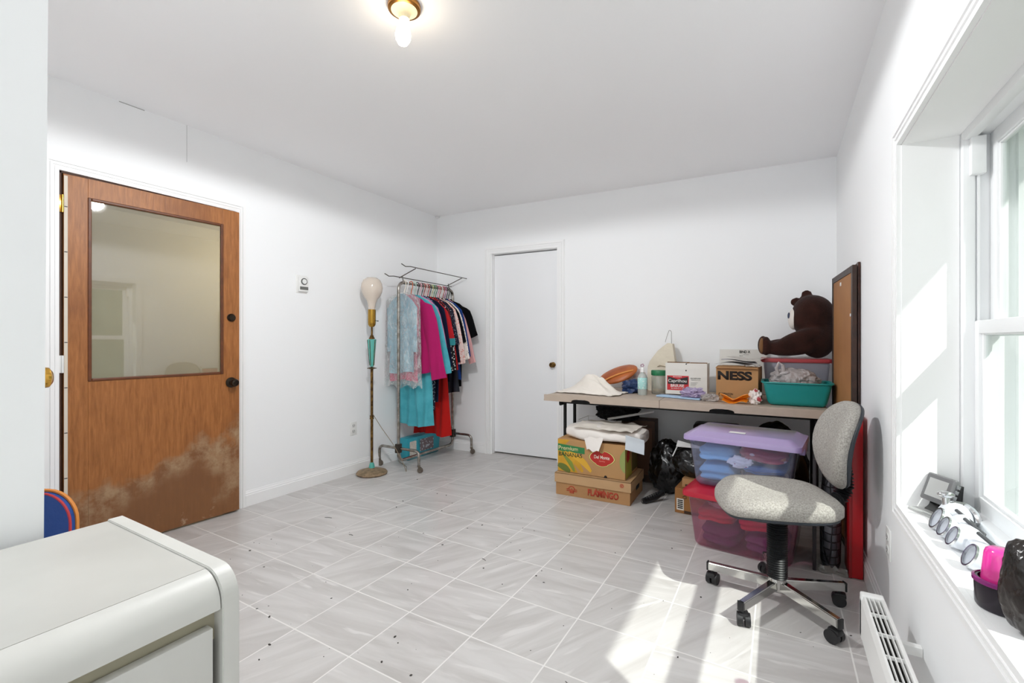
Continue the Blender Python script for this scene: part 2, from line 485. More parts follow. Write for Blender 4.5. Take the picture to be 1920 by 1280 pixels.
# right wall window casing: local x runs along -Y, out of the wall is -X
MR = Matrix.Translation((XR, W1, 0)) @ Matrix(((0, 1, 0, 0), (-1, 0, 0, 0), (0, 0, 1, 0), (0, 0, 0, 1)))
frame_casing('trim_3', MR, W1 - W0, WZ1, cw=0.060, z0=WZ0, sides='LRTB')
# lining boards of the reveal
m = MB()
m.box(XR + 0.0002, XW, W0, W1, WZ0 - 0.0195, WZ0 + .0003)                     # sill board
struct(m.build('trim_4', TRIM, smooth=0))
m = MB()
m.box(XR + 0.0005, XW - 0.002, W1 - 0.003, W1 - .0002, WZ0, WZ1)
m.box(XR + 0.0005, XW, W0, W1, WZ1 - 0.004, WZ1 - .0002)
struct(m.build('trim_5', TRIM, smooth=0))
# baseboards
def baseboard(name, x0, x1, M, h=0.105):
    m = MB()
    m.prism([(0, 0), (-0.014, 0), (-0.014, h * 0.72), (-0.010, h * 0.76), (-0.010, h * 0.84), (-0.006, h * 0.9), (-0.004, h), (0, h)], x0, x1, 'x', M=M)
    return struct(m.build(name, TRIM, smooth=0))
baseboard('baseboard_left', D1 - D0 + 0.062, 3.86 - D0, ML)
baseboard('baseboard_left_front', -(D0 - 0.345), -0.062, ML)
baseboard('baseboard_back', 0.0, B0 - 0.07, Mb)
baseboard('baseboard_back_right', B1 + 0.07, 3.57, Mb)
baseboard('baseboard_right', W1 - 4.05, W1 + 1.5, MR)
# hairline crack above the wooden door and along the corners
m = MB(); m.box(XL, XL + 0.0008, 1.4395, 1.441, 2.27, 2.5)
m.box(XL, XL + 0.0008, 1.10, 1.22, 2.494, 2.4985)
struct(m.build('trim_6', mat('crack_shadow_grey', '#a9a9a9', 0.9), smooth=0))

# ------------------------------------------------------------------ window
win = bpy.data.objects.new('window_1', None); C.objects.link(win); win.location = (XW, W1, WZ0); struct(win)
def wl(x, y, z): return (x - XW, y - W1, z - WZ0)
def rectframe(m, x0, x1, y0, y1, z0, z1, ws, wb, wt, bev=0.003):
    m.box(x0, x1, y0, y0 + ws, z0, z1, bev); m.box(x0, x1, y1 - ws, y1, z0, z1, bev)
    m.box(x0, x1, y0 + ws, y1 - ws, z0, z0 + wb, bev); m.box(x0, x1, y0 + ws, y1 - ws, z1 - wt, z1, bev)
y0, y1 = W0 - W1, 0.0; zt = WZ1 - WZ0
m = MB()
rectframe(m, 0.0, 0.03, y0, y1, 0, zt, 0.028, 0.03, 0.032)
rectframe(m, 0.03, 0.10, y0, y1, 0, zt, 0.018, 0.022, 0.022)
m.box(0.015, 0.05, y1 - 0.05, y1 - 0.02, zt - 0.15, zt - 0.03, 0.002)
m.box(0.034, 0.04, y1 - 0.03, y1 - 0.016, 0.02, zt - 0.02)
m.build('window_frame', VINYL, win)
ZM = 1.195 - WZ0
m = MB(); rectframe(m, 0.066, 0.094, y0 + 0.02, y1 - 0.02, ZM - 0.03, zt - 0.02, 0.048, 0.04, 0.045)
rectframe(m, 0.072, 0.088, y0 + 0.068, y1 - 0.068, ZM + 0.008, zt - 0.065, 0.008, 0.008, 0.008)
us = m.build('upper_sash', VINYL, win)
m = MB(); rectframe(m, 0.028, 0.060, y0 + 0.02, y1 - 0.02, 0.022, ZM + 0.02, 0.040, 0.055, 0.042)
rectframe(m, 0.036, 0.052, y0 + 0.06, y1 - 0.06, 0.076, ZM - 0.02, 0.010, 0.010, 0.006)
ls = m.build('lower_sash', VINYL, win)
GLASS = clear('window_glass', '#f7fbfa', 0.0, 0.02, 0.0)
m = MB(); m.box(0.078, 0.082, y0 + 0.066, y1 - 0.066, ZM + 0.006, zt - 0.063); m.build('upper_pane', GLASS, us, smooth=0)
m = MB(); m.box(0.042, 0.046, y0 + 0.058, y1 - 0.058, 0.074, ZM - 0.018); m.build('lower_pane', GLASS, ls, smooth=0)

# outside, past the window
m = MB(); m.box(0.66, 14, -8, 14, -0.35, -0.25); struct(m.build('ground', mat('pale_gravel', '#a5a692', 0.95, var=0.3, vscale=6), smooth=0))
m = MB()
m.box(XW + 0.13, XW + 0.20, W1 - 0.02, W1 + 0.10, WZ0 - 0.05, WZ1 + 0.10)
m.box(XW + 0.13, XW + 0.20, W0 - 0.10, W0 + 0.02, WZ0 - 0.05, WZ1 + 0.10)
m.box(XW + 0.13, XW + 0.20, W0 - 0.10, W1 + 0.10, WZ1, WZ1 + 0.10)
m.box(XW + 0.13, XW + 0.21, W0 - 0.10, W1 + 0.10, WZ0 - 0.09, WZ0 - 0.03)
struct(m.build('trim_7', VINYL, smooth=0))
m = MB(); m.box(XW + .13, 1.22, -2.5, 6, 2.42, 2.50); struct(m.build('added_eave', VINYL, smooth=0))  # unseen eave, added to cut off the high sun at the window
nb = thing('neighbouring_building', 'pale plastered building wall seen through the window glass', 'building', (1.6, 6.5, -0.25))
m = MB(); m.box(-0.5, 0.33, 0, 3.0, 0, 5.5); m.build('corner_pier', mat('white_stucco', '#e8eef0', 0.9, bump=0.5, bscale=8), nb, smooth=0)
m = MB(); m.box(1.7, 2.2, -12.5, 8.0, 0, 3.9); m.box(0.33, 1.7, 0.4, 3.0, 0, 3.9); m.build('green_wall', mat('sage_siding', '#c9d0c2', 0.9, var=0.2, vscale=3, bump=0.6, bscale=6), nb, smooth=0)  # long run out of view is added to dim the window's sky light
m = MB(); m.box(0.33, 6.0, 0.30, 0.4, 3.35, 3.43); m.build('ledge', mat('white_stucco', '#dfe6e8', 0.9), nb, smooth=0)

# ------------------------------------------------------------------ wooden door
d1 = bpy.data.objects.new('door_1', None); C.objects.link(d1); d1.location = (XL + 0.004, D0 + 0.018, 0); struct(d1)
DOOR_OPEN = 3.2
d1.rotation_euler = (0, 0, R(-DOOR_OPEN))
# local y = along the leaf from the hinge, x = into the room
LW, LH = 0.868, 2.018
gy0, gy1, gz0, gz1 = 0.098, 0.765, 0.935, 1.915
m = MB()
m.box(-0.04, 0.0, 0, gy0, 0.012, LH, 0.002); m.box(-0.04, 0.0, gy1, LW, 0.012, LH, 0.002)
m.box(-0.04, 0.0, gy0, gy1, 0.012, gz0, 0.0); m.box(-0.04, 0.0, gy0, gy1, gz1, LH, 0.0)
m.build('door_leaf', WOODFL, d1, smooth=0)
m = MB()
for a, b_, c_, d_, x1 in ((gy0, gy1, gz0, gz1, 0.004),):
    rectframe(m, -0.016, 0.005, gy0 - 0.003, gy1 + 0.003, gz0 - 0.003, gz1 + 0.003, 0.016, 0.016, 0.016, 0.004)
m.build('glazing_bead', mat('dark_bead', '#6a3714', 0.45, var=0.3, vscale=20), d1, smooth=0)
DG = clear('dusty_door_glass', '#e6e6dc', 0.22, 0.02, 0.16, solid='#b5b1a0')
m = MB(); m.box(-0.014, -0.010, gy0 + 0.008, gy1 - 0.008, gz0 + 0.008, gz1 - 0.008); m.build('pane', DG, d1, smooth=0)
kn = mat('dark_bronze', '#3c342d', 0.35, 0.9)
Mx = lambda y, z, x=0.0: Matrix.Translation((x, y, z)) @ Matrix.Rotation(R(90), 4, 'Y')
m = MB(); m.lathe([(0, 0), (0.034, 0), (0.034, 0.006), (0.014, 0.010), (0.013, 0.030), (0.024, 0.038), (0.027, 0.050), (0.022, 0.062), (0.012, 0.064), (0.011, 0.060), (0, 0.060)], M=Mx(0.815, 0.874)); m.build('door_knob', kn, d1)
m = MB(); m.lathe([(0, 0), (0.026, 0), (0.026, 0.008), (0.020, 0.014), (0.019, 0.020), (0, 0.020)], M=Mx(0.815, 1.305)); m.build('deadbolt', kn, d1)
for z, mm, nm in ((1.86, BRASS, 'hinge'), (1.03, WHITEP, 'hinge'), (0.2, BRASS, 'hinge')):
    m = MB(); m.box(-0.002, 0.003, -0.030, -0.002, z - 0.045, z + 0.045, 0.001); m.cyl((0.006, -0.004, z - 0.045), (0.006, -0.004, z + 0.045), 0.005, seg=10); m.build(nm, mm, d1)
m = MB(); m.box(0.0005, 0.0035, 0.002, 0.016, 0.02, LH - 0.01)
m.build('weather_strip', mat('pale_strip', '#d8cfc0', 0.6), d1, smooth=0)
m = MB()
for k in range(8): m.box(0.0036, 0.0045, 0.003, 0.015, 0.2 + k * 0.235, 0.204 + k * 0.235)
m.build('strip_joints', BLACKM, d1, smooth=0)
# door stop and dark jamb inside the opening
m = MB(); m.box(XL - 0.14, XL - 0.002, D0, D0 + 0.012, 0, DH); m.box(XL - 0.14, XL - 0.002, D1 - 0.012, D1, 0, DH); m.box(XL - 0.14, XL - 0.002, D0, D1, DH - 0.010, DH)
struct(m.build('trim_8', mat('dark_jamb', '#4a2a16', 0.6), smooth=0))
# passage behind the door
m = MB(); m.box(XL - 1.5, XL - 1.4, -0.6, 3.2, 0, 2.5); m.box(XL - 1.5, XL - 0.14, 3.1, 3.2, 0, 2.5); m.box(XL - 1.5, XL - 0.14, -0.7, -0.6, 0, 2.5)
struct(m.build('wall_passage', mat('beige_passage_wall', '#c9bfab', 0.9, var=0.1, vscale=2), smooth=0))
m = MB(); m.box(XL - 1.5, XL - 0.14, -0.7, 3.2, 2.2, 2.3); struct(m.build('ceiling_passage', mat('beige_passage_ceiling', '#c5bba8', 0.9), smooth=0))
m = MB(); m.box(XL - 1.5, XL - 0.14, -0.7, 3.2, -0.1, 0.0); struct(m.build('floor_passage', mat('passage_floor', '#8f8778', 0.8), smooth=0))
pl = bpy.data.lights.new('passage_lamp', 'POINT'); pl.energy = 22; pl.shadow_soft_size = 0.15; pl.color = (1, 0.93, 0.82)
po = bpy.data.objects.new('passage_lamp', pl); C.objects.link(po); po.location = (XL - 0.75, 2.5, 1.9)

# ------------------------------------------------------------------ white door in the back wall
d2 = bpy.data.objects.new('door_2', None); C.objects.link(d2); d2.matrix_world = Mb @ Matrix.Translation((B0, 0.055, 0)); struct(d2)
WD = B1 - B0
m = MB(); m.box(0.012, WD - 0.014, 0, 0.035, 0.015, BH - 0.022, 0.002); m.build('door_leaf', DOORW, d2, smooth=0)
m = MB(); m.box(0, 0.010, -0.055, 0.05, 0, BH); m.box(WD - 0.010, WD, -0.055, 0.05, 0, BH); m.box(0, WD, -0.055, 0.05, BH - 0.012, BH); m.build('door_jamb', TRIM, d2, smooth=0)
m = MB(); m.lathe([(0, 0), (0.026, 0), (0.026, 0.005), (0.010, 0.009), (0.010, 0.026), (0.021, 0.032), (0.025, 0.045), (0.020, 0.056), (0, 0.058)], M=Matrix.Translation((WD - 0.07, 0, 0.92)) @ Matrix.Rotation(R(90), 4, 'X')); m.build('door_knob', OLDBRASS, d2)

# ------------------------------------------------------------------ ceiling lamp
cl = thing('ceiling_light', 'small round brass ceiling lamp holder with a bare glowing bulb', 'light', (-1.30, 1.367, HC))
m = MB(); m.lathe([(0, 0), (0.064, 0), (0.066, -0.006), (0.064, -0.018), (0.056, -0.022), (0, -0.022)], seg=40); m.build('canopy', mat('warm_brass', '#a8763c', 0.3, 1.0), cl)
m = MB(); m.lathe([(0, -0.022), (0.052, -0.0225), (0.030, -0.030), (0.022, -0.040), (0.020, -0.056), (0, -0.056)], seg=32); m.build('socket', mat('cream_porcelain', '#efe2bd', 0.3), cl)
eb, te, pb = base('glowing_bulb'); pb.inputs['Base Color'].default_value = (1, 1, 1, 1); pb.inputs['Emission Color'].default_value = (1.0, 0.85, 0.64, 1); pb.inputs['Emission Strength'].default_value = 22.0
m = MB(); m.lathe([(0, -0.056), (0.015, -0.056), (0.017, -0.072), (0.027, -0.095), (0.031, -0.115), (0.029, -0.135), (0.019, -0.152), (0.0, -0.158)], seg=24)
m.build('bulb', eb, cl, rot=(0, R(3), 0))
sp = bpy.data.lights.new('bulb_light', 'SPOT'); sp.energy = 90; sp.spot_size = R(180); sp.spot_blend = 0.10; sp.shadow_soft_size = 0.05; sp.color = (0.975, 0.99, 1.0)
so = bpy.data.objects.new('bulb_light', sp); C.objects.link(so); so.parent = cl; so.location = (0.008, 0, -0.175)

# ------------------------------------------------------------------ wall fittings
th = thing('thermostat', 'white wall thermostat with a round dial and grey display', 'thermostat', (XL, 2.236, 1.588))
m = MB(); m.box(0.0, 0.004, -0.048, 0.046, -0.068, 0.072, 0.002); m.build('wall_plate', WHITEP, th)
m = MB(); m.box(0.004, 0.026, -0.034, 0.044, -0.056, 0.060, 0.004); m.build('housing', WHITEP, th)
m = MB(); m.lathe([(0.020, 0), (0.026, 0), (0.026, 0.004), (0.020, 0.004)], M=Mx(0.005, 0.022, 0.026), seg=28); m.build('dial_ring', mat('dial_grey', '#5a5a5a', 0.5), th)
m = MB(); m.lathe([(0, 0), (0.0195, 0), (0.018, 0.008), (0, 0.008)], M=Mx(0.005, 0.022, 0.026), seg=28); m.build('dial', WHITEP, th)
m = MB(); m.box(0.026, 0.0275, -0.030, 0.040, -0.042, -0.018); m.build('display', mat('display_grey', '#6c6c68', 0.4), th)
def outlet(label, M, dark=False):
    t = thing('wall_outlet', label, 'outlet'); t.matrix_world = M
    m = MB(); m.box(-0.036, 0.036, -0.006, 0, -0.058, 0.058, 0.002); m.build('cover_plate', WHITEP, t)
    for z in (0.024, -0.024):
        m = MB(); m.prism(rrect(0.036, 0.030, 0.012, 4, 0, z), -0.0085, -0.006, 'y'); s_ = m.build('socket', mat('outlet_face', '#d9d9d7', 0.5), t)
        m = MB()
        for a in (-0.008, 0.008): m.box(a - 0.0014, a + 0.0014, -0.0092, -0.0085, z - 0.002, z + 0.008)
        m.cyl((0, -0.0092, z - 0.008), (0, -0.0085, z - 0.008), 0.0028, seg=8); m.build('slots', mat('slot_dark', '#3c3c3c', 0.6), s_)
    return t
outlet('white double wall outlet low on the wall between the wooden door and floor lamp', ML @ Matrix.Translation((2.734 - D0, 0, 0.388)))
outlet('white wall outlet below the window sill', MR @ Matrix.Translation((W1 - 2.245, 0, 0.372)))
outlet('white wall outlet in the shade under the folding table', Mb @ Matrix.Translation((2.30, 0, 0.33)))
o = struct(blob((-3.185, 3.855, 2.487), (0.028, 0.022, 0.010), 0.3, 5, 3, 3).build('trim_9', TRIM))

# ------------------------------------------------------------------ floor lamp
fl = thing('floor_lamp', 'antique brass floor lamp with a large globe bulb and turquoise column', 'lamp', (-3.04, 2.80, 0))
m = MB(); m.lathe([(0, 0.004), (0.128, 0.004), (0.132, 0.012), (0.122, 0.024), (0.075, 0.038), (0.025, 0.048), (0.018, 0.06), (0, 0.06)], seg=44); bs = m.build('base', mat('tarnished_base', '#a58d6f', 0.55, 0.35, c2='#7c6a52', vscale=30), fl)
m = MB(); m.lathe([(0.10, 0), (0.127, 0), (0.127, 0.006), (0.10, 0.006)], seg=40); m.build('rim', DARKWOOD, bs)
m = MB(); m.lathe([(0.016, 0.05), (0.026, 0.055), (0.020, 0.085), (0.012, 0.10), (0.0, 0.10)], seg=18); m.build('collar', mat('turquoise_enamel', '#4fa89a', 0.4), fl)
m = MB(); m.cyl((0, 0, 0.06), (0, 0, 0.92), 0.0115, seg=16); m.cyl((0, 0, 1.17), (0, 0, 1.28), 0.008, seg=12); m.cyl((-0.010, 0.004, 0.48), (-0.012, 0.004, 0.92), 0.006); m.lathe([(0, .47), (.018, .475), (.015, .49), (.018, .505), (0, .51)], seg=14)
m.build('pole', OLDBRASS, fl)
m = MB(); m.lathe([(0, 0.905), (0.040, 0.912), (0.042, 0.916), (0.012, 0.924), (0, 0.926)], seg=24); m.build('drip_plate', OLDBRASS, fl)
m = MB(); m.lathe([(0, 0.925), (0.016, 0.93), (0.019, 0.96), (0.026, 1.05), (0.036, 1.155), (0.036, 1.165), (0, 1.165)], seg=9); m.build('column', mat('turquoise_glaze', '#5fb3a8', 0.35), fl, smooth=20)
m = MB()
for k in range(5):
    a = 2 * PI * k / 5; m.tube([(0.020 * math.cos(a), 0.020 * math.sin(a), 0.94), (0.028 * math.cos(a), 0.028 * math.sin(a), 1.05), (0.038 * math.cos(a), 0.038 * math.sin(a), 1.16)], 0.0028, 6)
m.lathe([(0, 1.165), (0.028, 1.167), (0.018, 1.185), (0.012, 1.20), (0, 1.20)], seg=20); m.build('gilt_ribs', OLDBRASS, fl)
m = MB(); m.lathe([(0, 1.27), (0.018, 1.272), (0.031, 1.29), (0.033, 1.31), (0.033, 1.42), (0.030, 1.422), (0, 1.42)], seg=28); sk = m.build('socket', mat('satin_brass', '#b08a3c', 0.25, 1.0), fl)
m = MB(); m.cyl((0.03, 0.012, 1.325), (0.052, 0.02, 1.323), 0.003, seg=8); m.lathe([(0, 0), (.006, .001), (.006, .008), (0, .009)], seg=10, M=Matrix.Translation((.052, .02, 1.318))); m.build('switch', BLACKP, sk)
OPAL = clear('opal_glass', '#f0e6da', 0.80, 0.12, 0.03, solid='#e6dacd')
m = MB(); m.lathe([(0, 1.42), (0.026, 1.42), (0.029, 1.445), (0.034, 1.475), (0.048, 1.51), (0.072, 1.54), (0.087, 1.575), (0.091, 1.61), (0.086, 1.645), (0.070, 1.677), (0.042, 1.697), (0, 1.704)], seg=36); m.build('globe_bulb', OPAL, fl)
m = MB(); pts = [(0.01, 0.0, 0.52), (0.06, 0.05, 0.40), (0.13, 0.12, 0.25), (0.19, 0.16, 0.12), (0.23, 0.18, 0.008), (0.12, 0.3, 0.006), (-0.1, 0.42, 0.006)]
m.tube(pts, 0.0028, 6); m.build('cord', mat('brown_cord', '#8a7a66', 0.6), fl)

# ------------------------------------------------------------------ clothes rack
RX, RY0, RY1 = -2.95, 3.03, 3.82
rk = thing('clothes_rack', 'chrome pipe rolling clothes rack loaded with hanging clothes', 'clothes rack', (RX, RY0, 0))
L = RY1 - RY0
def arc(c, r, a0, a1, n, plane='yz'):
    out = []
    for k in range(n + 1):
        a = R(a0 + (a1 - a0) * k / n); u, v = r * math.cos(a), r * math.sin(a)
        out.append((c[0], c[1] + u, c[2] + v) if plane == 'yz' else (c[0] + u, c[1], c[2] + v))
    return out
m = MB(); m.tube([(0, 0, 0.19)] + [(0, 0, 1.60)] + arc((0, 0.06, 1.62), 0.06, 180, 90, 6) + [(0, 0.10, 1.68)], 0.014, 14); m.build('upright', STEEL, rk)
m = MB(); m.tube([(0, L, 0.19), (0, L, 1.60)] + arc((0, L - 0.06, 1.62), 0.06, 0, 90, 6) + [(0, L - 0.10, 1.68)], 0.014, 14); m.build('upright', STEEL, rk)
m = MB(); m.cyl((0, 0.08, 1.68), (0, L - 0.08, 1.68), 0.011, seg=14); m.build('hanging_rail', STEEL, rk)
m = MB(); m.tube([(0, 0, 0.22), (0, 0, 0.15)] + arc((0, 0.06, 0.13), 0.06, 180, 270, 6) + arc((0, L - 0.06, 0.13), 0.06, 270, 360, 6) + [(0, L, 0.15), (0, L, 0.22)], 0.0135, 14); m.build('bottom_bar', STEEL, rk)
for yy in (0.0, L):
    w = 0.24
    m = MB(); m.tube([(-w, yy, 0.055), (-w, yy, 0.13)] + arc((-w + 0.045, yy, 0.14), 0.045, 180, 90, 5, 'xz') + arc((w - 0.045, yy, 0.14), 0.045, 90, 0, 5, 'xz') + [(w, yy, 0.13), (w, yy, 0.055)], 0.0125, 12)
    ft = m.build('foot', STEEL, rk)
    m = MB(); m.box(-0.022, 0.022, yy - 0.026 if yy == 0 else yy - 0.02, yy + 0.02 if yy == 0 else yy + 0.026, 0.145, 0.225, 0.003); m.build('clamp', mat('dark_clamp', '#4c463f', 0.45, 0.8), rk)
    for s_ in (-1, 1):
        m = MB(); m.cyl((s_ * w, yy, 0.05), (s_ * w, yy, 0.065), 0.014, seg=12); m.box(s_ * w - 0.002, s_ * w + 0.016, yy - 0.013, yy + 0.013, 0.025, 0.05, 0.003)
        m.cyl((s_ * w + 0.014, yy - 0.012, 0.023), (s_ * w + 0.014, yy + 0.012, 0.023), 0.023, seg=20)
        m.build('caster', mat('worn_caster', '#6e6459', 0.5, 0.3), ft)
m = MB()
for xx, z in ((-0.06, 1.73), (0.14, 1.80)):
    m.tube([(xx - 0.01, -0.10, z + 0.02), (xx, -0.06, z), (xx, 0.0, z + 0.008), (xx, L + 0.05, z)], 0.0042, 6)
    m.lathe([(0, -.006), (.006, -.003), (.006, .003), (0, .006)], c=(xx, L + 0.05, z), seg=8)
for yy in (0.07, L - 0.02): m.tube([(-0.06, yy, 1.73), (0.14, yy, 1.80)], 0.0042, 6)
m.tube([(0, 0.06, 1.68), (-0.02, 0.07, 1.745)], 0.004, 6); m.tube([(0, L - 0.06, 1.68), (-0.02, L - 0.05, 1.745)], 0.004, 6)
m.build('wire_shelf', WIRE, rk)

# clothes -----------------------------------------------------------
def sway(x, z):
    """common fall of the cloth, so neighbours nest instead of cutting through each other"""
    f = min(1.7, max(0.0, (1.48 - z) / .55))
    return f * (.0085 * math.sin(x * 62 + z * 1.5) + .006 * math.sin(x * 27 + z * 4))
def garment_mesh(hw=0.17, hem=0.8, hhw=0.18, t=0.010, sleeve=0.4, out=0.08, outl=0.05, sd=0, top=1.575, folds=4, amp=0.0, collar=True, sl_r=0.045):
    m = MB(); N = 96
    lv = [(top, 0.035, 0.009), (top - 0.012, 0.06, 0.010), (top - 0.045, hw * 0.82, 0.010), (top - 0.07, hw, t + 0.002), (top - 0.14, hw * 1.02, t)]
    zb = top - 0.14; n = max(4, int((zb - hem) / 0.05))
    for k in range(1, n + 1):
        f = k / n; lv.append((zb + (hem - zb) * f, hw * 0.98 + (hhw - hw * 0.98) * f, t + 0.002 * f))
    rings = []
    for i, (z, w, tt) in enumerate(lv):
        ring = []
        for k in range(N):
            a = 2 * PI * k / N; ca, sa = math.cos(a), math.sin(a)
            x = w * math.copysign(abs(ca) ** 0.85, ca)
            zz = z + (0.012 * math.sin(x * 18 + sd) if i == len(lv) - 1 else 0)
            ring.append((x, tt * sa, zz))
        rings.append(ring)
    m.loft(rings, caps=False)
    if sleeve:
        for s_, o_ in ((1, out), (-1, outl)):
            x0 = s_ * hw * 0.86; zt_ = top - 0.085
            P0 = [(x0, 0, zt_), (s_ * (hw + 0.012), 0.0, zt_ - 0.05)]
            for q in (0.25, 0.4, 0.55, 0.7, 0.85, 1.0):
                px, pz = s_ * (hw + o_ * (q ** 0.8)), zt_ - sleeve * q
                P0.append((px, 0.0, pz))
            rs = [0.026, sl_r] + [sl_r * k_ for k_ in (1.05, 1.02, 0.98, 0.94, 0.9, 0.9)]
            m.tube(P0, 0.04, 22, rs=rs, flatx=0.22)
    if collar:
        m.tube([(0.045 * math.cos(a), 0.0075 * math.sin(a), top - 0.004 + 0.008 * abs(math.sin(a))) for a in [2 * PI * k / 14 for k in range(14)]], 0.0035, 6, closed=True)
    for v in m.bm.verts: v.co.y += sway(v.co.x, v.co.z) + amp * min(1, max(0, (.55 - v.co.z) / .3)) * math.sin(v.co.x * 34)
    return m
def hanger_mesh(top=1.59, hw=0.16, thick=0.005):
    m = MB()
    hook = [(0, 0, top + 0.035), (0.002, 0, top + 0.055)]
    hook = [(0, 0, top), (0, 0, 1.64)] + [(0.0175 * math.sin(R(a)) * 1.0, 0, 1.676 + 0.0185 * -math.cos(R(a))) for a in range(60, 300, 24)]
    # hook goes up one side and over the rail
    top = top - .045
    hook = [(0, 0, top), (0.002, 0, top + 0.045), (0.008, 0, top + 0.075), (0.020, 0, top + 0.10), (0.0215, 0, 1.685)] + [(0.0215 * math.cos(R(a)), 0, 1.682 + 0.0215 * math.sin(R(a))) for a in range(20, 181, 20)] + [(-0.0215, 0, 1.668)]
    m.tube(hook, thick * 0.8, 8)
    m.tube([(0, 0, top), (hw * 0.5, 0, top - 0.022), (hw * .88, 0, top - 0.058), (hw * 0.85, 0, top - 0.075), (0, 0, top - 0.082), (-hw * 0.85, 0, top - 0.075), (-hw * .88, 0, top - 0.058), (-hw * 0.5, 0, top - 0.022)], thick, 8, closed=True)
    return m
F = lambda n, c, **k: mat(n, c, 0.92, bump=0.2, bscale=90, sheen=0.04, spec=.15, **k)
GX = RX
pinkdot = dots('pink_sequin_cloth', '#c2516f', '#e7a3b4', 90, 0.3)
leop = dots('black_white_leopard', '#111014', '#d9d7d8', 46, 0.30)
leop2 = dots('navy_white_leopard', '#23243f', '#cfcdd6', 55, 0.36)
star = dots('navy_white_sprig', '#15182e', '#c9ccd8', 75, 0.2)
speck = dots('white_black_speckle', '#f0e9e2', '#2c2a2c', 70, 0.24)
coral = dots('cream_coral_print', '#f1d5cf', '#e0806f', 55, 0.28)
garments = [
 # name, label, y, hw, hem, hhw, sleeve, out, material, hanger colour name/hex, extras
 ('denim_jacket', 'pale blue denim child jacket inside clear plastic cover at front of the rack', 3.115, .140, 0.86, .145, .44, .010, mat('pale_denim', '#7fa3b5', 0.9, c2='#a9c6d2', vscale=9, bump=.3, bscale=40), ('cream', '#e9dfcf'), dict(sl_r=.036)),
 ('blouse', 'pink patterned blouse hanging low behind the plastic covered denim jacket', 3.145, .135, 0.785, .170, .3, .010, pinkdot, ('white', '#ecebe6'), dict(sl_r=.036)),
 ('fleece_jacket', 'magenta fleece jacket with long hanging sleeve, near front of the rack', 3.20, .165, 0.86, .235, .68, .17, F('magenta_fleece', '#ad1f62'), ('orange', '#cf6a35'), dict(t=.017, sl_r=.082)),
 ('bathrobe', 'long turquoise bathrobe hanging beside the magenta fleece', 3.255, .165, 0.36, .215, .64, .20, F('turquoise_towelling', '#56b0bd', c2='#48a0ae', vscale=12), ('mint', '#b9dccc'), dict(t=.017, sl_r=.080, amp=.016)),
 ('towelling_robe', 'lighter turquoise towelling robe hanging just behind the bathrobe', 3.295, .16, 0.46, .19, .5, .10, F('aqua_towelling', '#7ccbd6', c2='#62b5c2', vscale=12), ('black', '#1c1b1c'), dict(t=.013)),
 ('cardigan', 'pink child cardigan hanging behind the turquoise robes', 3.335, .165, 0.93, .175, .44, .13, F('pink_knit', '#d486ac'), ('pale pink', '#e2a6b4'), {}),
 ('shirt', 'teal blue long shirt hanging behind the pink cardigan', 3.365, .155, 0.80, .19, .56, .10, F('teal_cotton', '#245a78'), ('black', '#242226'), {}),
 ('leggings_dress', 'navy and white leopard print dress hanging low mid rack', 3.40, .14, 0.50, .15, .0, .0, leop2, ('red', '#a7352c'), {}),
 ('jacket', 'plain dark navy jacket hanging mid rack', 3.425, .175, 0.56, .165, .58, .11, F('navy_wool', '#171c35'), ('pale pink', '#dfb6ac'), {}),
 ('sweater', 'red sweater with turquoise cuffs mid rack', 3.455, .165, 1.0, .18, .34, .13, F('red_knit', '#c2272d'), ('red', '#b6332f'), {}),
 ('sequin_top', 'black and white leopard print top mid rack', 3.485, .17, 0.82, .17, .62, .12, leop, ('black', '#1d1b1d'), dict(sl_r=.05)),
 ('long_dress', 'long bright red dress reaching almost to the bottom bar', 3.52, .155, 0.235, .22, .62, .13, F('red_jersey', '#b81e1a'), ('yellow green', '#b9c07a'), dict(amp=.02, t=.013)),
 ('tunic', 'navy tunic with small white sprigs hanging past the red dress', 3.555, .165, 0.92, .18, .38, .11, star, ('green', '#4f8d4d'), {}),
 ('blazer', 'dark navy blazer hanging between sprigged tunic and coral print cardigan', 3.585, .165, 0.74, .18, .55, .10, F('midnight_wool', '#101427'), ('dark green', '#2e5a3c'), {}),
 ('print_cardigan', 'cream cardigan with coral print hanging past the middle of the rack', 3.615, .17, 0.88, .18, .56, .14, coral, ('pink', '#cf6c83'), {}),
 ('jersey_shirt', 'plain black top hanging right after the coral print cardigan', 3.645, .165, 1.0, .18, .36, .13, F('black_jersey', '#0d0c10'), ('red', '#b03a32'), {}),
 ('speckled_blouse', 'white blouse with black speckles near the far end of the rack', 3.672, .17, 0.92, .18, .52, .15, speck, ('white', '#e8e4dc'), {}),
 ('pleated_skirt', 'black pleated skirt hanging low near the far end of the rack', 3.70, .14, 0.63, .20, .0, .0, stripes('black_pleats', '#090b14', '#141a2c', 60, 0), ('red', '#a92e2d'), {}),
 ('blue_dress', 'royal blue dress near the far end of the rack', 3.725, .165, 0.76, .20, .5, .12, F('royal_blue', '#203f80'), ('magenta', '#b04a86'), {}),
 ('trousers', 'pale pink trousers at the far end of the rack', 3.748, .14, 0.74, .15, .56, .19, F('pale_pink_jersey', '#dba6a6'), ('black', '#1b1a1c'), {}),
 ('tshirt', 'black T-shirt with wide sleeve, last garment on the rack', 3.762, .18, 0.70, .17, .30, .14, F('black_cotton', '#0a0a0d'), ('black', '#171618'), dict(sl_r=.06)),
]
halves = [max(g[10].get('t', .010) + .003, .24 * 1.05 * g[10].get('sl_r', .045) + .001 if g[6] else 0) for g in garments]
ycur = 3.088; ys = []
for i, h_ in enumerate(halves):
    if i == 2: ycur += .021          # room for the plastic cover
    ycur += h_; ys.append(ycur); ycur += h_ + .0008
kk = (3.762 - 3.088) / max(.01, ycur - 3.088)
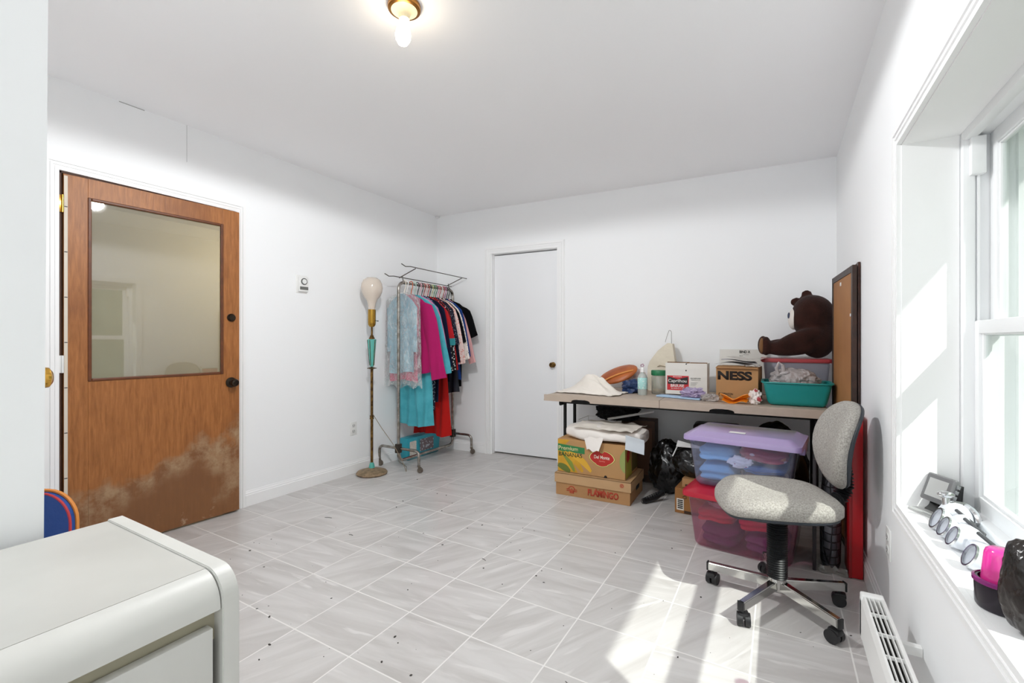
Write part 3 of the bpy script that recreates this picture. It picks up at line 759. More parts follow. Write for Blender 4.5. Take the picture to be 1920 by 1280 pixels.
ys = [3.088 + (y - 3.088) * min(kk, 1.12) for y in ys]
for i, (nm, lb, y, hw, hem, hhw, sl, ou, mt, (hcn, hch), ex) in enumerate(garments):
    y = ys[i]
    dx = 0.0
    g = garment_mesh(hw, hem, hhw, sleeve=sl, out=ou, outl=min(ou, .03), sd=i * 1.37, **ex)
    rz = 0.0
    o = g.build(nm, mt, loc=(GX + (-.03 if i < 2 else 0), y, 0), rot=(0, 0, rz)); tag(o, lb, 'clothing')
    if nm == 'sweater':
        m = MB(); m.tube([(hw + ou * .98, 0, 1.575 - .085 - sl * .93), (hw + ou * .99, 0, 1.575 - .085 - sl * 1.0), (hw + ou, 0, 1.575 - .085 - sl * 1.12)], .043, 16, flatx=.24)
        for v in m.bm.verts: v.co.y += sway(v.co.x, v.co.z)
        m.build('cuff', F('turquoise_rib', '#3f9aa0'), o)
    h = hanger_mesh(1.592, hw * 0.82, 0.0048).build('clothes_hanger', mat('hanger_' + hcn.replace(' ', '_') + hch[1:3], hch, 0.4), loc=(RX, y, 0), rot=(0, 0, rz))
    sz = ' '.join({'denim_jacket': 'plastic covered denim jacket'}.get(nm, lb.split(' hanging')[0].split(' near')[0].split(' mid rack')[0].split(',')[0].split(' at the')[0].split(' reaching')[0]).split()[:7])
    tag(h, '%s hanger on the rail carrying the %s' % (hcn, sz), 'hanger', 'hangers on the clothes rail')
# clear garment cover
cover = thing('garment_cover', 'clear wrinkled plastic garment cover over the front clothes', 'plastic cover', (GX - .03, (ys[0] + ys[1]) / 2, 0))
rings = []; N = 120
for i in range(34):
    f = i / 33; z = 1.60 - .865 * f
    w = (.03 + .175 * min(1, f / .075) ** .8) + .012 * f; tt = .016 + .018 * min(1, f / .06)
    ring = []
    for k in range(N):
        a = 2 * PI * k / N; ca, sa = math.cos(a), math.sin(a)
        x = w * math.copysign(abs(ca) ** .8, ca)
        cr = noise.noise(Vector((x * 26 + z * 9, z * 5, 3 + sa))) * .5 + abs(noise.noise(Vector((x * 11 - z * 15, z * 9, 7 + sa)))) * .8
        x += (.010 * noise.noise(Vector((z * 9, sa, 4)))) * (1 if f > .1 else 0) - (.014 * f if ca < 0 else 0)
        y = tt * sa * (1 + .22 * cr * min(1, f * 8)) + sway(x, z)
        ring.append((x, y, z + (.016 * math.sin(9 * a) if i == 33 else 0)))
    rings.append(ring)
m = MB(); m.loft(rings, caps=False); m.build('plastic_film', clear('garment_film', '#f8fafa', 0.13, 0.10, 0.05, solid='#f6f8f8', wrinkle=1.0, bscale=18, crease=0.26, cscale=5), cover)
# turquoise bag behind the bottom bar
tb = thing('shopping_bag', 'turquoise shopping bag with printed pictures standing behind the rack bottom bar', 'bag', (-3.108, 3.50, 0.0), R(90))
m = MB(); m.taper(0, 0, .46, .09, .50, .115, 0.002, .215, bev=.012, seg=2); m.build('bag_body', mat('turquoise_film', '#2f9fb2', .35, bump=.3, bscale=12), tb)
m = MB(); m.prism(rrect(.09, .14, .01, 3, -.17, .11), -.058, -.0545, 'y'); m.build('printed_panel', dots('printed_text_panel', '#d9d6cd', '#6d665e', 160, .3), tb)
m = MB(); m.prism(rrect(.20, .12, .004, 2, .03, .12), -.058, -.0545, 'y'); m.build('printed_panel', dots('printed_photo_panel', '#7c6f74', '#b8c0c6', 40, .35), tb)

# ------------------------------------------------------------------ dresser
dr = thing('dresser', 'low white laminate dresser in the left foreground', 'dresser', (-1.07, -0.36, 0))
DXB, DXF = -1.30 + 1.07, -0.823 + 1.07       # back and front faces, local x
DY1 = 0.454 + 0.36; DY0 = -.55
LAM = mat('white_laminate', '#cfcec9', 0.42, c2='#c9c8c3', vscale=5)
RC = 0.052
def dsection(inset, zlow):
    r = RC - inset * .5; xf = DXF - inset; zt_ = .75 - inset * .6
    return [(DXB, zlow), (DXB, zt_)] + [(xf - r + r * math.sin(R(a)), zt_ - r + r * math.cos(R(a))) for a in range(0, 91, 10)] + [(xf, zlow)]
m = MB(); m.prism(dsection(0, 0.0), DY1 - .028, DY1, 'y', bev=.0015); m.build('side_panel', LAM, dr, smooth=30)
m = MB(); m.prism(dsection(0, 0.0), DY0, DY0 + .028, 'y', bev=.0015); m.build('side_panel', LAM, dr, smooth=30)
# top board and its rounded front rail with a fine seam between
zt_ = .7465; r = .050; xf = DXF - .004
m = MB(); m.prism([(DXB + .002, zt_ - .022), (DXB + .002, zt_), (xf - r - .0015, zt_), (xf - r - .0015, zt_ - .022)], DY0 + .028, DY1 - .0285, 'y'); m.build('top', mat('laminate_top', '#c3c2bd', 0.35, c2='#bbbab5', vscale=4), dr, smooth=0)
m = MB(); m.prism([(xf - r, zt_ - .022), (xf - r, zt_)] + [(xf - r + r * math.sin(R(a)), zt_ - r + r * math.cos(R(a))) for a in range(0, 91, 9)] + [(xf, zt_ - .057), (xf - .024, zt_ - .057), (xf - .024, zt_ - .022)], DY0 + .028, DY1 - .0300, 'y'); m.build('front_rail', LAM, dr, smooth=30)
m = MB(); m.box(DXB + .002, DXB + .02, DY0 + .028, DY1 - .028, .04, .720); m.build('back_panel', LAM, dr, smooth=0)
m = MB(); m.box(xf - .045, xf - .024, DY0 + .028, DY1 - .028, .63, .692); m.build('finger_gap', mat('khaki_gap', '#a39d88', .7), dr, smooth=0)
zz = .662
for k in range(3):
    m = MB(); m.box(xf - .022, xf - .003, DY0 + .036, DY1 - .040, zz - .185, zz, .002); dd = m.build('drawer', LAM, dr, smooth=30)
    m = MB(); m.box(xf - .38, xf - .023, DY0 + .045, DY1 - .048, zz - .17, zz - .03); m.build('drawer_box', mat('drawer_board', '#c9c4b4', .7), dd, smooth=0)
    zz -= .205
# ------------------------------------------------------------------ blue bag by the closet
bb = thing('play_tent_bag', 'blue bag with orange and red piping beside the wooden door hinge', 'bag', (-2.505, 0.555, 0.0), R(28))
m = MB(); m.prism(rrect(.45, .57, .11, 8, 0, .290), -.02, .01, 'y', bev=.004); m.build('bag_body', mat('blue_nylon', '#1f4a94', .5, bump=.4, bscale=18), bb)
m = MB(); m.tube([(x, -.02, z) for x, z in rrect(.45, .57, .11, 8, 0, .290)], .0045, 6, closed=True); m.build('piping', mat('red_piping', '#b8323a', .6), bb)
m = MB(); m.tube([(x, .004, z + .002) for x, z in rrect(.455, .575, .11, 8, 0, .290)], .0065, 6, closed=True); m.build('trim_band', mat('orange_piping', '#d98a3c', .6), bb)

# ------------------------------------------------------------------ folding table
TROT = R(2.1)
tb = thing('folding_table', 'long beige plastic folding table along the back wall', 'table', (-1.575, 3.185, 0), TROT)
TL, TD = 1.84, 0.74
TOPM = mat('beige_table_plastic', '#b5a596', .5, var=.06, vscale=20, bump=.08, bscale=120)
m = MB()
m.prism([(TL, .715), (TL, .740), (.05, .740)] + [(.05 - .05 * math.sin(R(a)), .69 + .05 * math.cos(R(a))) for a in range(15, 91, 15)] + [(.0, .688), (.04, .688), (.06, .715)], 0.004, TD - .004, 'y')
# front skirt with two cable cut-outs
def skirt(cuts, x0, x1):
    pts = [(x0, .735), (x1, .735), (x1, .688)]
    for c in sorted(cuts, reverse=True):
        pts += [(c + .075 * math.cos(R(a)), .688 + .022 * math.sin(R(a)) ** .6) for a in range(0, 181, 15)]
    return pts + [(x0, .688)]
m.prism(skirt([.30, 1.26], .004, TL), 0, .022, 'y'); m.prism(skirt([], .004, TL), TD - .022, TD, 'y'); m.box(TL - .022, TL, 0, TD, .688, .736)
m.build('table_top', TOPM, tb, smooth=30)
m = MB(); m.box(.868, .872, -.0008, .0005, .688, .742); m.box(.868, .872, 0, TD, .7395, .7405); m.build('fold_seam', mat('seam_brown', '#6f6258', .7), tb, smooth=0)
m = MB(); m.box(.08, TL - .08, .12, .15, .660, .688); m.box(.08, TL - .08, TD - .15, TD - .12, .660, .688); m.build('under_rails', BLACKM, tb, smooth=0)
for x in (.10, TL - .05):
    for y in (.20, .42):
        m = MB(); m.cyl((x, y, 0.012), (x, y, .66), .013, seg=14); m.cyl((x, y, .0), (x, y, .03), .016, seg=12); m.build('leg', BLACKM, tb)
    m = MB(); m.cyl((x, .2, .25), (x, .42, .25), .010); m.build('leg_brace', BLACKM, tb)
    m = MB(); m.cyl((x, .1, .655), (x, .6, .655), .012); m.build('hinge_bar', BLACKM, tb)
TZ = .7408

# things on the table ----------------------------------------------
# white cloth heap
def drape(c, sx, sy, h, sd, name, m_, label, cat, z0=TZ, n=44, thick=.004, k=3.2, rot=0, lo=.004, pk=None):
    mb = MB(); ca, sa = math.cos(rot), math.sin(rot)
    def fn(u, v):
        a = (u - .5) * 2; b_ = (v - .5) * 2
        rr = min(1, math.hypot(a, b_)); e = 1 + .18 * noise.noise(Vector((a * 1.5 + sd, b_ * 1.5, 0)))
        x = a * sx * e; y = b_ * sy * e
        f = max(0, 1 - rr ** 1.6)
        px, py = (pk or (0, 0))
        f *= math.exp(-((a - px) ** 2 + (b_ - py) ** 2) * .8)
        rid = .9 * abs(math.sin(a * 2.2 + b_ * 5.5 + 1.5 * noise.noise(Vector((a * 1.3 + sd, b_ * 1.3, sd))))) + .35 * abs(math.sin(a * 5 + b_ * 14 + 2 * noise.noise(Vector((a * 2, b_ * 2, sd))))) + .3 * noise.noise(Vector((a * 2.5, b_ * 2.5, sd)))
        z = z0 + lo + h * f * (.65 + .7 * rid) + .006 * (1 + noise.noise(Vector((a * 5, b_ * 5, sd))))
        return (c[0] + x * ca - y * sa, c[1] + x * sa + y * ca, max(z, z0 + lo * .8))
    mb.grid(fn, n, n, thick)
    o = mb.build(name, m_, smooth=70); return tag(o, label, cat)
drape((-1.27, 3.42), .24, .14, .10, 2.2, 'white_cloth', mat('white_cotton', '#e6dfd6', .9, bump=.3, bscale=40), 'crumpled white cloth heaped at the left end of the folding table', 'cloth', rot=R(-8), pk=(.1, .1))
# orange cushion leaning up
cu = MB(); cu.merge(blob((0, 0, 0), (.17, .10, .035), .05, 3, 5, 4).bm)
o = cu.build('cushion', mat('rust_orange_satin', '#9c4a1c', .4, c2='#b8642c', vscale=8), loc=(-1.165, 3.76, .866), rot=(R(35), R(-20), R(8))); tag(o, 'rust orange cushion with yellow stripe leaning behind the white cloth', 'cushion')
m = MB(); m.tube([(-.13, -.055, .024), (-.06, -.05, .034), (.02, -.045, .038), (.10, -.04, .030), (.14, -.035, .02)], .009, 8, flat=.4); m.build('stripe', mat('yellow_piping', '#d58a3a', .5), o)
o = blob((-1.0, 3.62, TZ + .045), (.085, .09, .055), .35, 5, 9, 4, floor=TZ + .001, ridge=.3).build('nylon_pouch', mat('navy_blue_nylon', '#17305c', .45), smooth=60); tag(o, 'crumpled dark blue nylon pouch on the table next to the soap bottle', 'bag')
o = blob((-1.02, 3.86, TZ + .075), (.07, .06, .085), .4, 6, 12, 4, floor=TZ + .001, ridge=.4).build('rag', mat('pale_pink_grey', '#cfc0bd', .8), smooth=60); tag(o, 'pale pinkish grey rag between the orange cushion and paper bag', 'cloth')
# soap bottle
sb = thing('soap_bottle', 'slim clear bottle with pale turquoise label and white cap on table', 'bottle', (-.893, 3.50, TZ))
m = MB(); m.lathe([(0, 0), (.032, 0), (.034, .008), (.034, .13), (.028, .15), (.013, .165), (.012, .178), (0, .178)], seg=28); m.build('bottle_body', clear('bottle_plastic', '#e4ece8', .5, .15, .05, solid='#dfe6e2'), sb)
m = MB(); m.lathe([(.0345, .045), (.0352, .046), (.0352, .130), (.0345, .131)], seg=28); m.build('bottle_label', dots('turquoise_label', '#a7d8d5', '#e6efe9', 70, .25, .5), sb)
m = MB(); m.lathe([(0, .172), (.015, .172), (.015, .20), (.008, .205), (.007, .212), (0, .212)], seg=20); m.build('cap', WHITEP, sb)
o = MB(); o.tube([(0, 0, .0), (.012, 0, .012), (0.004, 0, .022), (-.012, .0, .014), (-.008, 0, 0)], .0035, 6, closed=True); o.build('cap_loop', mat('mauve_plastic', '#9a6a86', .5), sb, loc=(0, 0, .212))
# jar
jr = thing('plastic_jar', 'clear plastic jar with green screw lid on the table', 'jar', (-.797, 3.62, TZ))
m = MB(); m.lathe([(0, 0), (.050, 0), (.055, .008), (.055, .13), (.050, .142), (.046, .148), (.046, .150), (0, .150)], seg=32); m.build('jar_body', clear('jar_plastic', '#dcdcd6', .30, .1, .05, solid='#cfcfc6'), jr)
m = MB(); m.lathe([(0, .145), (.056, .145), (.058, .150), (.058, .178), (.055, .183), (0, .183)], seg=36); m.build('lid', mat('green_lid', '#1d7348', .4), jr)
o = blob((-.797, 3.62, TZ + .022), (.042, .042, .018), .3, 6, 2, 3, floor=TZ + .004).build('nut_shells', mat('tan_crumbs', '#b79c78', .9)); tag(o, 'tan scraps at the bottom of the green lidded jar', 'scraps', kind='stuff')
# paper bag
pb_ = thing('paper_bag', 'tall cream paper bag with slanted top behind the green lidded jar', 'bag', (-.835, 3.88, TZ), TROT)
m = MB()
m.prism([(-.10, 0), (.11, 0), (.12, .20), (.095, .385), (.055, .392), (-.02, .33), (-.085, .24), (-.10, .2)], -.05, .05, 'y')
bmesh.ops.subdivide_edges(m.bm, edges=list(m.bm.edges), cuts=5, use_grid_fill=True)
bmesh.ops.triangulate(m.bm, faces=[f for f in m.bm.faces if len(f.verts) > 4])
for v in m.bm.verts: v.co += Vector((0, .014 * noise.noise(v.co * 12), .0))
m.build('bag_body', mat('cream_kraft', '#e2d8c5', .8, bump=.5, bscale=18), pb_, smooth=25)
m = MB(); m.tube([(-.02, -.06, .20), (0, -.064, .212), (.03, -.062, .205), (.10, -.058, .19)], .004, 6); m.build('fold_crease', mat('kraft_crease', '#b9ab94', .8), pb_)
m = MB(); m.tube([(.075, .02, .34), (.073, .02, .46)] + [(.06 + .014 * math.cos(R(a)) * 1.0, .02, .475 + .022 * math.sin(R(a))) for a in range(0, 121, 20)] + [(.035, .02, .44), (.025, .02, .40)], .0017, 6); o = m.build('wire_hook', WIRE, loc=(-.835, 3.90, TZ), rot=(0, 0, TROT)); tag(o, 'thin bent wire hook sticking up out of the paper bag', 'hook')
# white carton with red label
cb = thing('carton', 'white cardboard carton with red and black label on the table', 'box', (-.735, 3.56, TZ + .012), R(3))
W_, D_, H_ = .29, .24, .228
CW = mat('white_card', '#dedbd4', .75)
m = MB(); m.taper(W_ / 2, D_ / 2, W_, D_, W_, D_, 0, H_, open_top=True, wall=.004); m.build('carton_body', CW, cb, smooth=0)
m = MB()
m.box(.002, .15, -.0012, .004, H_ - .045, H_ + .006); m.box(.154, W_ - .002, -.0012, .004, H_ - .045, H_ + .004)
m.build('front_flap', CW, cb, smooth=0)
m = MB(); m.box(.01, .17, .02, .022, H_ - .01, H_ + .012); m.box(.172, W_, .02, .022, H_ - .01, H_ + .010); m.build('inner_flap', CARDIN, cb, smooth=0)
m = MB(); m.box(0.004, W_ - .004, .006, D_ - .006, H_ * .6, H_ * .61); m.build('inner_sheet', CARDIN, cb, smooth=0)
m = MB(); m.box(.142, .150, -.0016, 0, H_ - .055, H_ - .045); m.cyl((.147, -.0016, H_ - .002), (.147, 0, H_ - .002), .005, seg=8); m.build('hand_hole', BLACKM, cb, smooth=0)
m = MB(); m.box(.012, .165, -.0015, 0, .030, .138); lb_ = m.build('red_label', mat('label_red', '#c2232a', .5), cb, smooth=0)
m = MB(); m.prism([(.018, .132), (.088, .112), (.159, .132), (.159, .075), (.018, .075)], -.0022, -.0015, 'y'); m.build('black_field', mat('label_black', '#20191a', .5), cb, smooth=0)
text('Caprilhou', .030, mat('label_white', '#efe9e4', .6), cb, (.020, -.0024, .082), width=.13, off=.01)
text('BREUSE', .022, mat('label_white', '#efe9e4', .6), cb, (.038, -.0018, .052), width=.095, off=.02)
text('de France a pain', .009, mat('label_white', '#efe9e4', .6), cb, (.040, -.0018, .037), width=.10, off=.02)
text('MAGASIN', .007, mat('label_white', '#efe9e4', .6), cb, (.055, -.0018, .1265), width=.06, off=.02)
text('ENTREPOSER', .008, BLACKINK, cb, (.178, -.0008, .118), width=.07, off=.01)
text('TEMPERATURE', .006, mat('grey_ink', '#8b8782', .6), cb, (.178, -.0008, .107), width=.068, off=.01)
for k in range(3): text('xxxxxxxxxxx', .004, mat('grey_ink', '#8b8782', .6), cb, (.178, -.0008, .088 - k * .010), width=.05 - k * .008)
# light blue tissue pack and lilac plastic in front
m = MB(); m.box(-.16, .16, -.05, .05, .001, .012, .004, 2); o = m.build('blue_folder', mat('pale_blue_paper', '#a8c4e0', .6, bump=.4, bscale=60), loc=(-.61, 3.44, TZ), rot=(0, 0, R(-13))); tag(o, 'flat pale blue paper pack lying under the white carton front', 'paper')
o = blob((-.52, 3.40, TZ + .045), (.075, .04, .038), .5, 6, 21, 4, floor=TZ + .018, ridge=.5).build('lilac_plastic', clear('lilac_film', '#cdbfe0', .6, .2, .06, solid='#c2b2d6', wrinkle=.6), smooth=50); tag(o, 'crumpled lilac plastic wrap on the pale blue pack', 'plastic wrap')
# brown carton reading NESS
nb_ = thing('carton', 'brown cardboard carton with large black lettering on the table', 'box', (-.372, 3.45, TZ), R(-3.5))
W_, D_, H_ = .258, .26, .225
m = MB(); m.taper(W_ / 2, D_ / 2, W_, D_, W_, D_, 0, H_, open_top=True, wall=.004); m.build('carton_body', CARD, nb_, smooth=0)
m = MB(); m.box(0, W_, 0, .10, H_, H_ + .004, M=Matrix.Rotation(R(6), 4, 'X') @ Matrix.Translation((0, 0, -.0))); m.box(.0, W_, .15, D_, H_ + .002, H_ + .006); m.build('top_flap', CARD, nb_, smooth=0)
m = MB(); m.box(.005, W_ - .005, -.0008, 0, .004, .010); m.build('bottom_tape', CARDIN, nb_, smooth=0)
text('NESS', .062, BLACKINK, nb_, (.010, -.0008, .142), width=.212, off=.05)
text('LIVRAISON', .014, BLACKINK, nb_, (.034, -.0008, .040), width=.072, off=.01)
text('EXPRESS', .006, BLACKINK, nb_, (.034, -.0008, .030), width=.06, off=.01)
m = MB()
m.tube([(.024, -.0008, .03), (.018, -.0008, .036), (.018, -.0008, .048), (.026, -.0008, .052)], .002, 5)
for x in (.216, .230): m.prism([(x - .003, .008), (x + .003, .008), (x + .003, .02), (x + .006, .02), (x, .03), (x - .006, .02), (x - .003, .02)], -.0010, 0, 'y')
m.build('printed_arrows', BLACKINK, nb_, smooth=0)
# papers on the brown carton
for k, (dx, dz, rz, c_) in enumerate(((.0, .010, -6, '#b9b6b4'), (.03, .030, 9, '#a5a3a6'), (.08, .052, -14, '#c4bfb8'))):
    m = MB(); m.grid(lambda u, v, k=k: ((u - .5) * .22, (v - .5) * .15, .012 * math.sin(u * 4 + k) + .010 * v * u), 12, 8, .0012)
    o = m.build('paper_sheet', dots('newsprint_%d' % k, c_, '#7d7a78', 120, .2), loc=(-.27 + dx, 3.56, TZ + .237 + dz), rot=(0, 0, R(rz)))
    tag(o, ['creased grey printed sheet lying lowest on the brown lettered carton', 'creased darker grey printed sheet in the middle of the pile on the brown carton', 'creased beige grey printed sheet topmost on the brown lettered carton'][k], 'paper')
o = blob((-.15, 3.475, TZ + .242), (.05, .035, .008), .4, 6, 4, 3, floor=TZ + .234, ridge=.4).build('plastic_wrap', clear('white_film', '#efece8', .5, .2, .05, wrinkle=.5), smooth=50); tag(o, 'small scrap of cream plastic wrap on the brown carton edge', 'plastic wrap')
# white board behind
wb = thing('flat_carton', 'flat white cardboard panel with black print behind the brown lettered carton', 'cardboard', (-.40, 3.955, TZ), BROT)
m = MB(); m.box(0, .33, 0, .018, 0, .345, .003, M=Matrix.Rotation(R(-4), 4, 'X')); m.build('panel', CW, wb, smooth=30)
text('BIND X', .020, BLACKINK, wb, (.14, .019, .315), rot=(R(86), 0, 0), width=.075, off=.02)
text('GRAND', .006, mat('grey_ink', '#8b8782', .6), wb, (.165, .018, .300), rot=(R(86), 0, 0), width=.04)
text('No 2', .007, BLACKINK, wb, (.14, .0175, .290), rot=(R(86), 0, 0), width=.022)
# clear plastic lump, orange wrapper, bunch
o = blob((-.40, 3.36, TZ + .020), (.055, .035, .028), .4, 6, 31, 4, floor=TZ + .001, ridge=.5).build('plastic_bag', clear('clear_film', '#ece8e6', .35, .15, .06, solid='#d8d2ce', wrinkle=.8), smooth=50); tag(o, 'small crumpled clear plastic bag in front of the brown carton', 'plastic bag')
m = MB()
m.grid(lambda u, v: ((u - .5) * .17, (v - .5) * .07, .03 + .03 * abs(u - .45) * 2 - .02 * v + .006 * math.sin(9 * u + 5 * v)), 20, 8, .004)
m.grid(lambda u, v: ((u - .5) * .15, (v - .5) * .06, .008 + .010 * math.sin(7 * u + 2) + .012 * v), 18, 8, .004)
o = m.build('orange_wrapper', mat('orange_plastic', '#e88a1c', .35), loc=(-.245, 3.335, TZ + .003), rot=(0, 0, R(-8))); tag(o, 'bright orange wrapper lying open at the table front edge', 'wrapper')
o = blob((-.130, 3.35, TZ + .045), (.035, .035, .048), .4, 7, 41, 4, floor=TZ + .001, ridge=.4).build('crumpled_wrapper', dots('white_red_print', '#e4dcd6', '#b8484e', 14, .22, .4), smooth=50); tag(o, 'crumpled white plastic wrapper with red print beside the teal basin', 'wrapper')
# teal basin
bz = thing('wash_basin', 'teal plastic basin on the right end of the table', 'basin', (.098, 3.46, TZ), R(1))
m = MB(); m.taper(0, 0, .31, .22, .37, .27, 0, .145, bev=.028, seg=4, open_top=True, wall=.004); m.build('tub', mat('teal_plastic', '#178a86', .35), bz)
m = MB(); a = rrect(.39, .29, .05, 6); b_ = rrect(.366, .262, .04, 6)
m.loft([[(x, y, .145) for x, y in b_], [(x, y, .150) for x, y in a], [(x, y, .143) for x, y in rrect(.392, .292, .05, 6)], [(x, y, .139) for x, y in rrect(.372, .268, .045, 6)]], caps=False); m.build('rim', mat('teal_plastic', '#178a86', .35), bz)
o = blob((.085, 3.465, TZ + .165), (.135, .085, .07), .22, 3.5, 14, 5, ridge=.35).build('plastic_bag', clear('grey_carrier_film', '#d9d2d2', .78, .2, .05, solid='#b7afae', wrinkle=.8, bscale=14), smooth=60); tag(o, 'greyish white knotted plastic bag filling the teal basin', 'plastic bag')
m = MB(); m.tube([(-.06, -.06, 0), (-.07, -.065, .05), (-.055, -.06, .085), (-.035, -.06, .07), (-.03, -.055, .02)], .010, 8, rs=[.016, .010, .008, .010, .016]); m.tube([(-.05, -.06, .01), (-.02, -.07, .02), (.0, -.07, .03)], .012, 8); m.build('knot', clear('grey_carrier_film', '#d9d2d2'), o, loc=(.06, 3.46, TZ + .185))
# clear storage bin with red lid
cb = thing('storage_bin', 'clear plastic bin with red lid on the table under the plush bear', 'bin', (.10, 3.765, TZ), R(2))
m = MB(); m.taper(0, 0, .34, .22, .385, .27, 0.002, .262, bev=.02, seg=3, open_top=True, wall=.003); m.build('tub', clear('frosted_bin', '#e4e2ea', .42, .3, .04, solid='#c3c1cb'), cb)
m = MB(); m.prism(rrect(.42, .30, .03, 5), .262, .288, 'z', bev=.006); m.build('lid', mat('dusty_red_plastic', '#a8343a', .4), cb)
# plush bear
LZ = TZ + .300
br = thing('plush_bear', 'big dark brown plush bear slumped on the red lidded bin', 'plush toy', (.17, 3.72, LZ))
def fused(parts, vox=.008, name='body', m_=None, parent=None):
    m = MB()
    for c, r, rot in parts: m.ell(c, r, M=Euler([R(a) for a in rot]).to_matrix().to_4x4(), sub=3)
    o = m.build(name, m_, parent, smooth=180)
    rm = o.modifiers.new('fuse', 'REMESH'); rm.mode = 'VOXEL'; rm.voxel_size = vox; rm.use_smooth_shade = True
    sm = o.modifiers.new('soften', 'SMOOTH'); sm.factor = .6; sm.iterations = 6
    return o
PL = mat('brown_plush', '#39201a', 1.0, c2='#2b1712', vscale=12, bump=.5, bscale=160, sheen=.08, spec=.2)
fused([((.05, 0, .14), (.115, .115, .15), (0, -8, 0)), ((.035, 0, .29), (.125, .125, .135), (0, -15, 0)), ((-.03, -.01, .26), (.07, .09, .09), (0, 0, 0)),
       ((.00, .035, .43), (.035, .018, .033), (0, 0, 0)), ((-.065, .055, .385), (.035, .018, .030), (0, -20, 0)),
       ((-.06, -.09, .115), (.16, .052, .058), (0, -24, -6)), ((-.10, -.07, .065), (.17, .058, .058), (0, -4, -6)), ((-.13, .06, .07), (.15, .06, .058), (0, -3, 5)), ((-.245, -.075, .075), (.035, .052, .068), (0, 0, 0)), ((-.265, .06, .078), (.035, .055, .07), (0, 0, 0))],
      .009, 'body', PL, br)
m = MB(); m.ell((-.075, .002, .262), (.036, .075, .075), sub=3); fp = m.build('face_patch', mat('white_plush', '#e4ddd6', .95), br)
m = MB(); m.ell((-.106, -.035, .285), (.008, .012, .022), sub=2); m.ell((-.106, .035, .285), (.008, .012, .022), sub=2); m.build('eyes', mat('eye_navy', '#2c3554', .3), fp)
m = MB(); m.ell((-.268, -.082, .075), (.018, .042, .055), sub=3); m.build('sole', mat('tan_plush', '#7b5636', .95), br)
# framed board leaning against the right wall, standing on the floor
fb = thing('framed_board', 'tall hardboard panel in a dark wood frame leaning in the right corner', 'board', (.332, 2.93, 0), R(3.5))
m = MB(); rectframe(m, 0, .020, 0, .60, 0.003, 1.545, .035, .035, .035, .002); m.build('frame', DARKWOOD, fb, smooth=0)
m = MB(); m.box(.004, .010, .033, .568, .035, 1.512); m.build('hardboard_back', mat('hardboard', '#a97544', .7, c2='#9a673a', vscale=3), fb, smooth=0)
m = MB(); m.box(.0005, .0045, .05, .065, 1.28, 1.295); m.box(.0005, .0045, .32, .34, 1.47, 1.49); m.build('stickers', WHITEP, fb, smooth=0)
wp = MB(); wp.box(0, .011, .0, .42, 0.003, 1.56, .002); o = wp.build('wood_plank', mat('reddish_dark_wood', '#4a2415', .4, c2='#30160c', vscale=10), loc=(.3565, 2.945, 0), rot=(0, 0, 0)); tag(o, 'dark reddish wood plank standing between framed board and wall', 'plank')

# ------------------------------------------------------------------ under the table
# flat carton with lid (red print)
fc = thing('carton', 'low cardboard carton with red print on the floor beneath the banana box', 'box', (-1.45, 3.13, 0), R(2))
W_, D_ = .565, .40
m = MB(); m.taper(W_ / 2, D_ / 2, W_ - .01, D_ - .01, W_ - .01, D_ - .01, 0.001, .15, open_top=True, wall=.004); m.build('carton_body', CARD, fc, smooth=0)
m = MB()
m.box(-.003, W_ + .003, -.003, .001, .094, .163); m.box(-.003, W_ + .003, D_ - .001, D_ + .003, .094, .163)
m.box(-.003, .001, 0, D_, .094, .163); m.box(W_ - .001, W_ + .003, 0, D_, .094, .163); m.box(-.003, W_ + .003, -.003, D_ + .003, .158, .163)
m.build('lid', mat('cardboard_light', '#bf9a70', .85, var=.06, vscale=6), fc, smooth=0)
REDP = mat('brick_red_print', '#b03a26', .75)
text('FLAMINGO', .048, REDP, fc, (.255, .0018, .028), width=.225, off=.03)
m = MB()
def ringy(cx, cz, r0, r1, y0_, y1_, a0=0, a1=360, n=24):
    P_ = [(cx + r1 * math.cos(R(a0 + (a1 - a0) * k / n)), cz + r1 * math.sin(R(a0 + (a1 - a0) * k / n))) for k in range(n + 1)]
    Q_ = [(cx + r0 * math.cos(R(a0 + (a1 - a0) * k / n)), cz + r0 * math.sin(R(a0 + (a1 - a0) * k / n))) for k in range(n + 1)]
    for k in range(n): m.prism([P_[k], P_[k + 1], Q_[k + 1], Q_[k]], y0_, y1_, 'y')
ringy(.13, .050, .021, .026, .0012, .005, 0, 180)
for k in (-1, 0, 1): m.prism([(.13 + k * .012 - .004, .024), (.13 + k * .012 + .004, .024), (.13 + k * .012 + .003, .058 - abs(k) * .008), (.13 + k * .012 - .003, .058 - abs(k) * .008)], .0012, .005, 'y')
for s_ in (-1, 1):
    for q in (0, 1): m.box(.13 + s_ * .028 - .012, .13 + s_ * .028 + .012, .0012, .005, .038 + q * .012, .042 + q * .012)
m.build('printed_emblem', REDP, fc, smooth=0)
m = MB(); ringy(.345, .085, .026, .031, .0012, .005, 180, 360); m.box(.343, .347, .0012, .005, .060, .085); m.build('printed_half_ring', REDP, fc, smooth=0)
m = MB(); ringy(.505, .135, .008, .010, -.0045, -.003); ringy(.505, .135, .012, .014, -.0045, -.003); ringy(.505, .135, .0, .004, -.0045, -.003); m.build('printed_seal', REDP, fc, smooth=0)
m = MB(); m.prism(rrect(.10, .03, .012, 4, .2, .085), W_ + .0032, W_ + .0042, 'x'); m.build('hand_hole', BLACKM, fc, smooth=0)
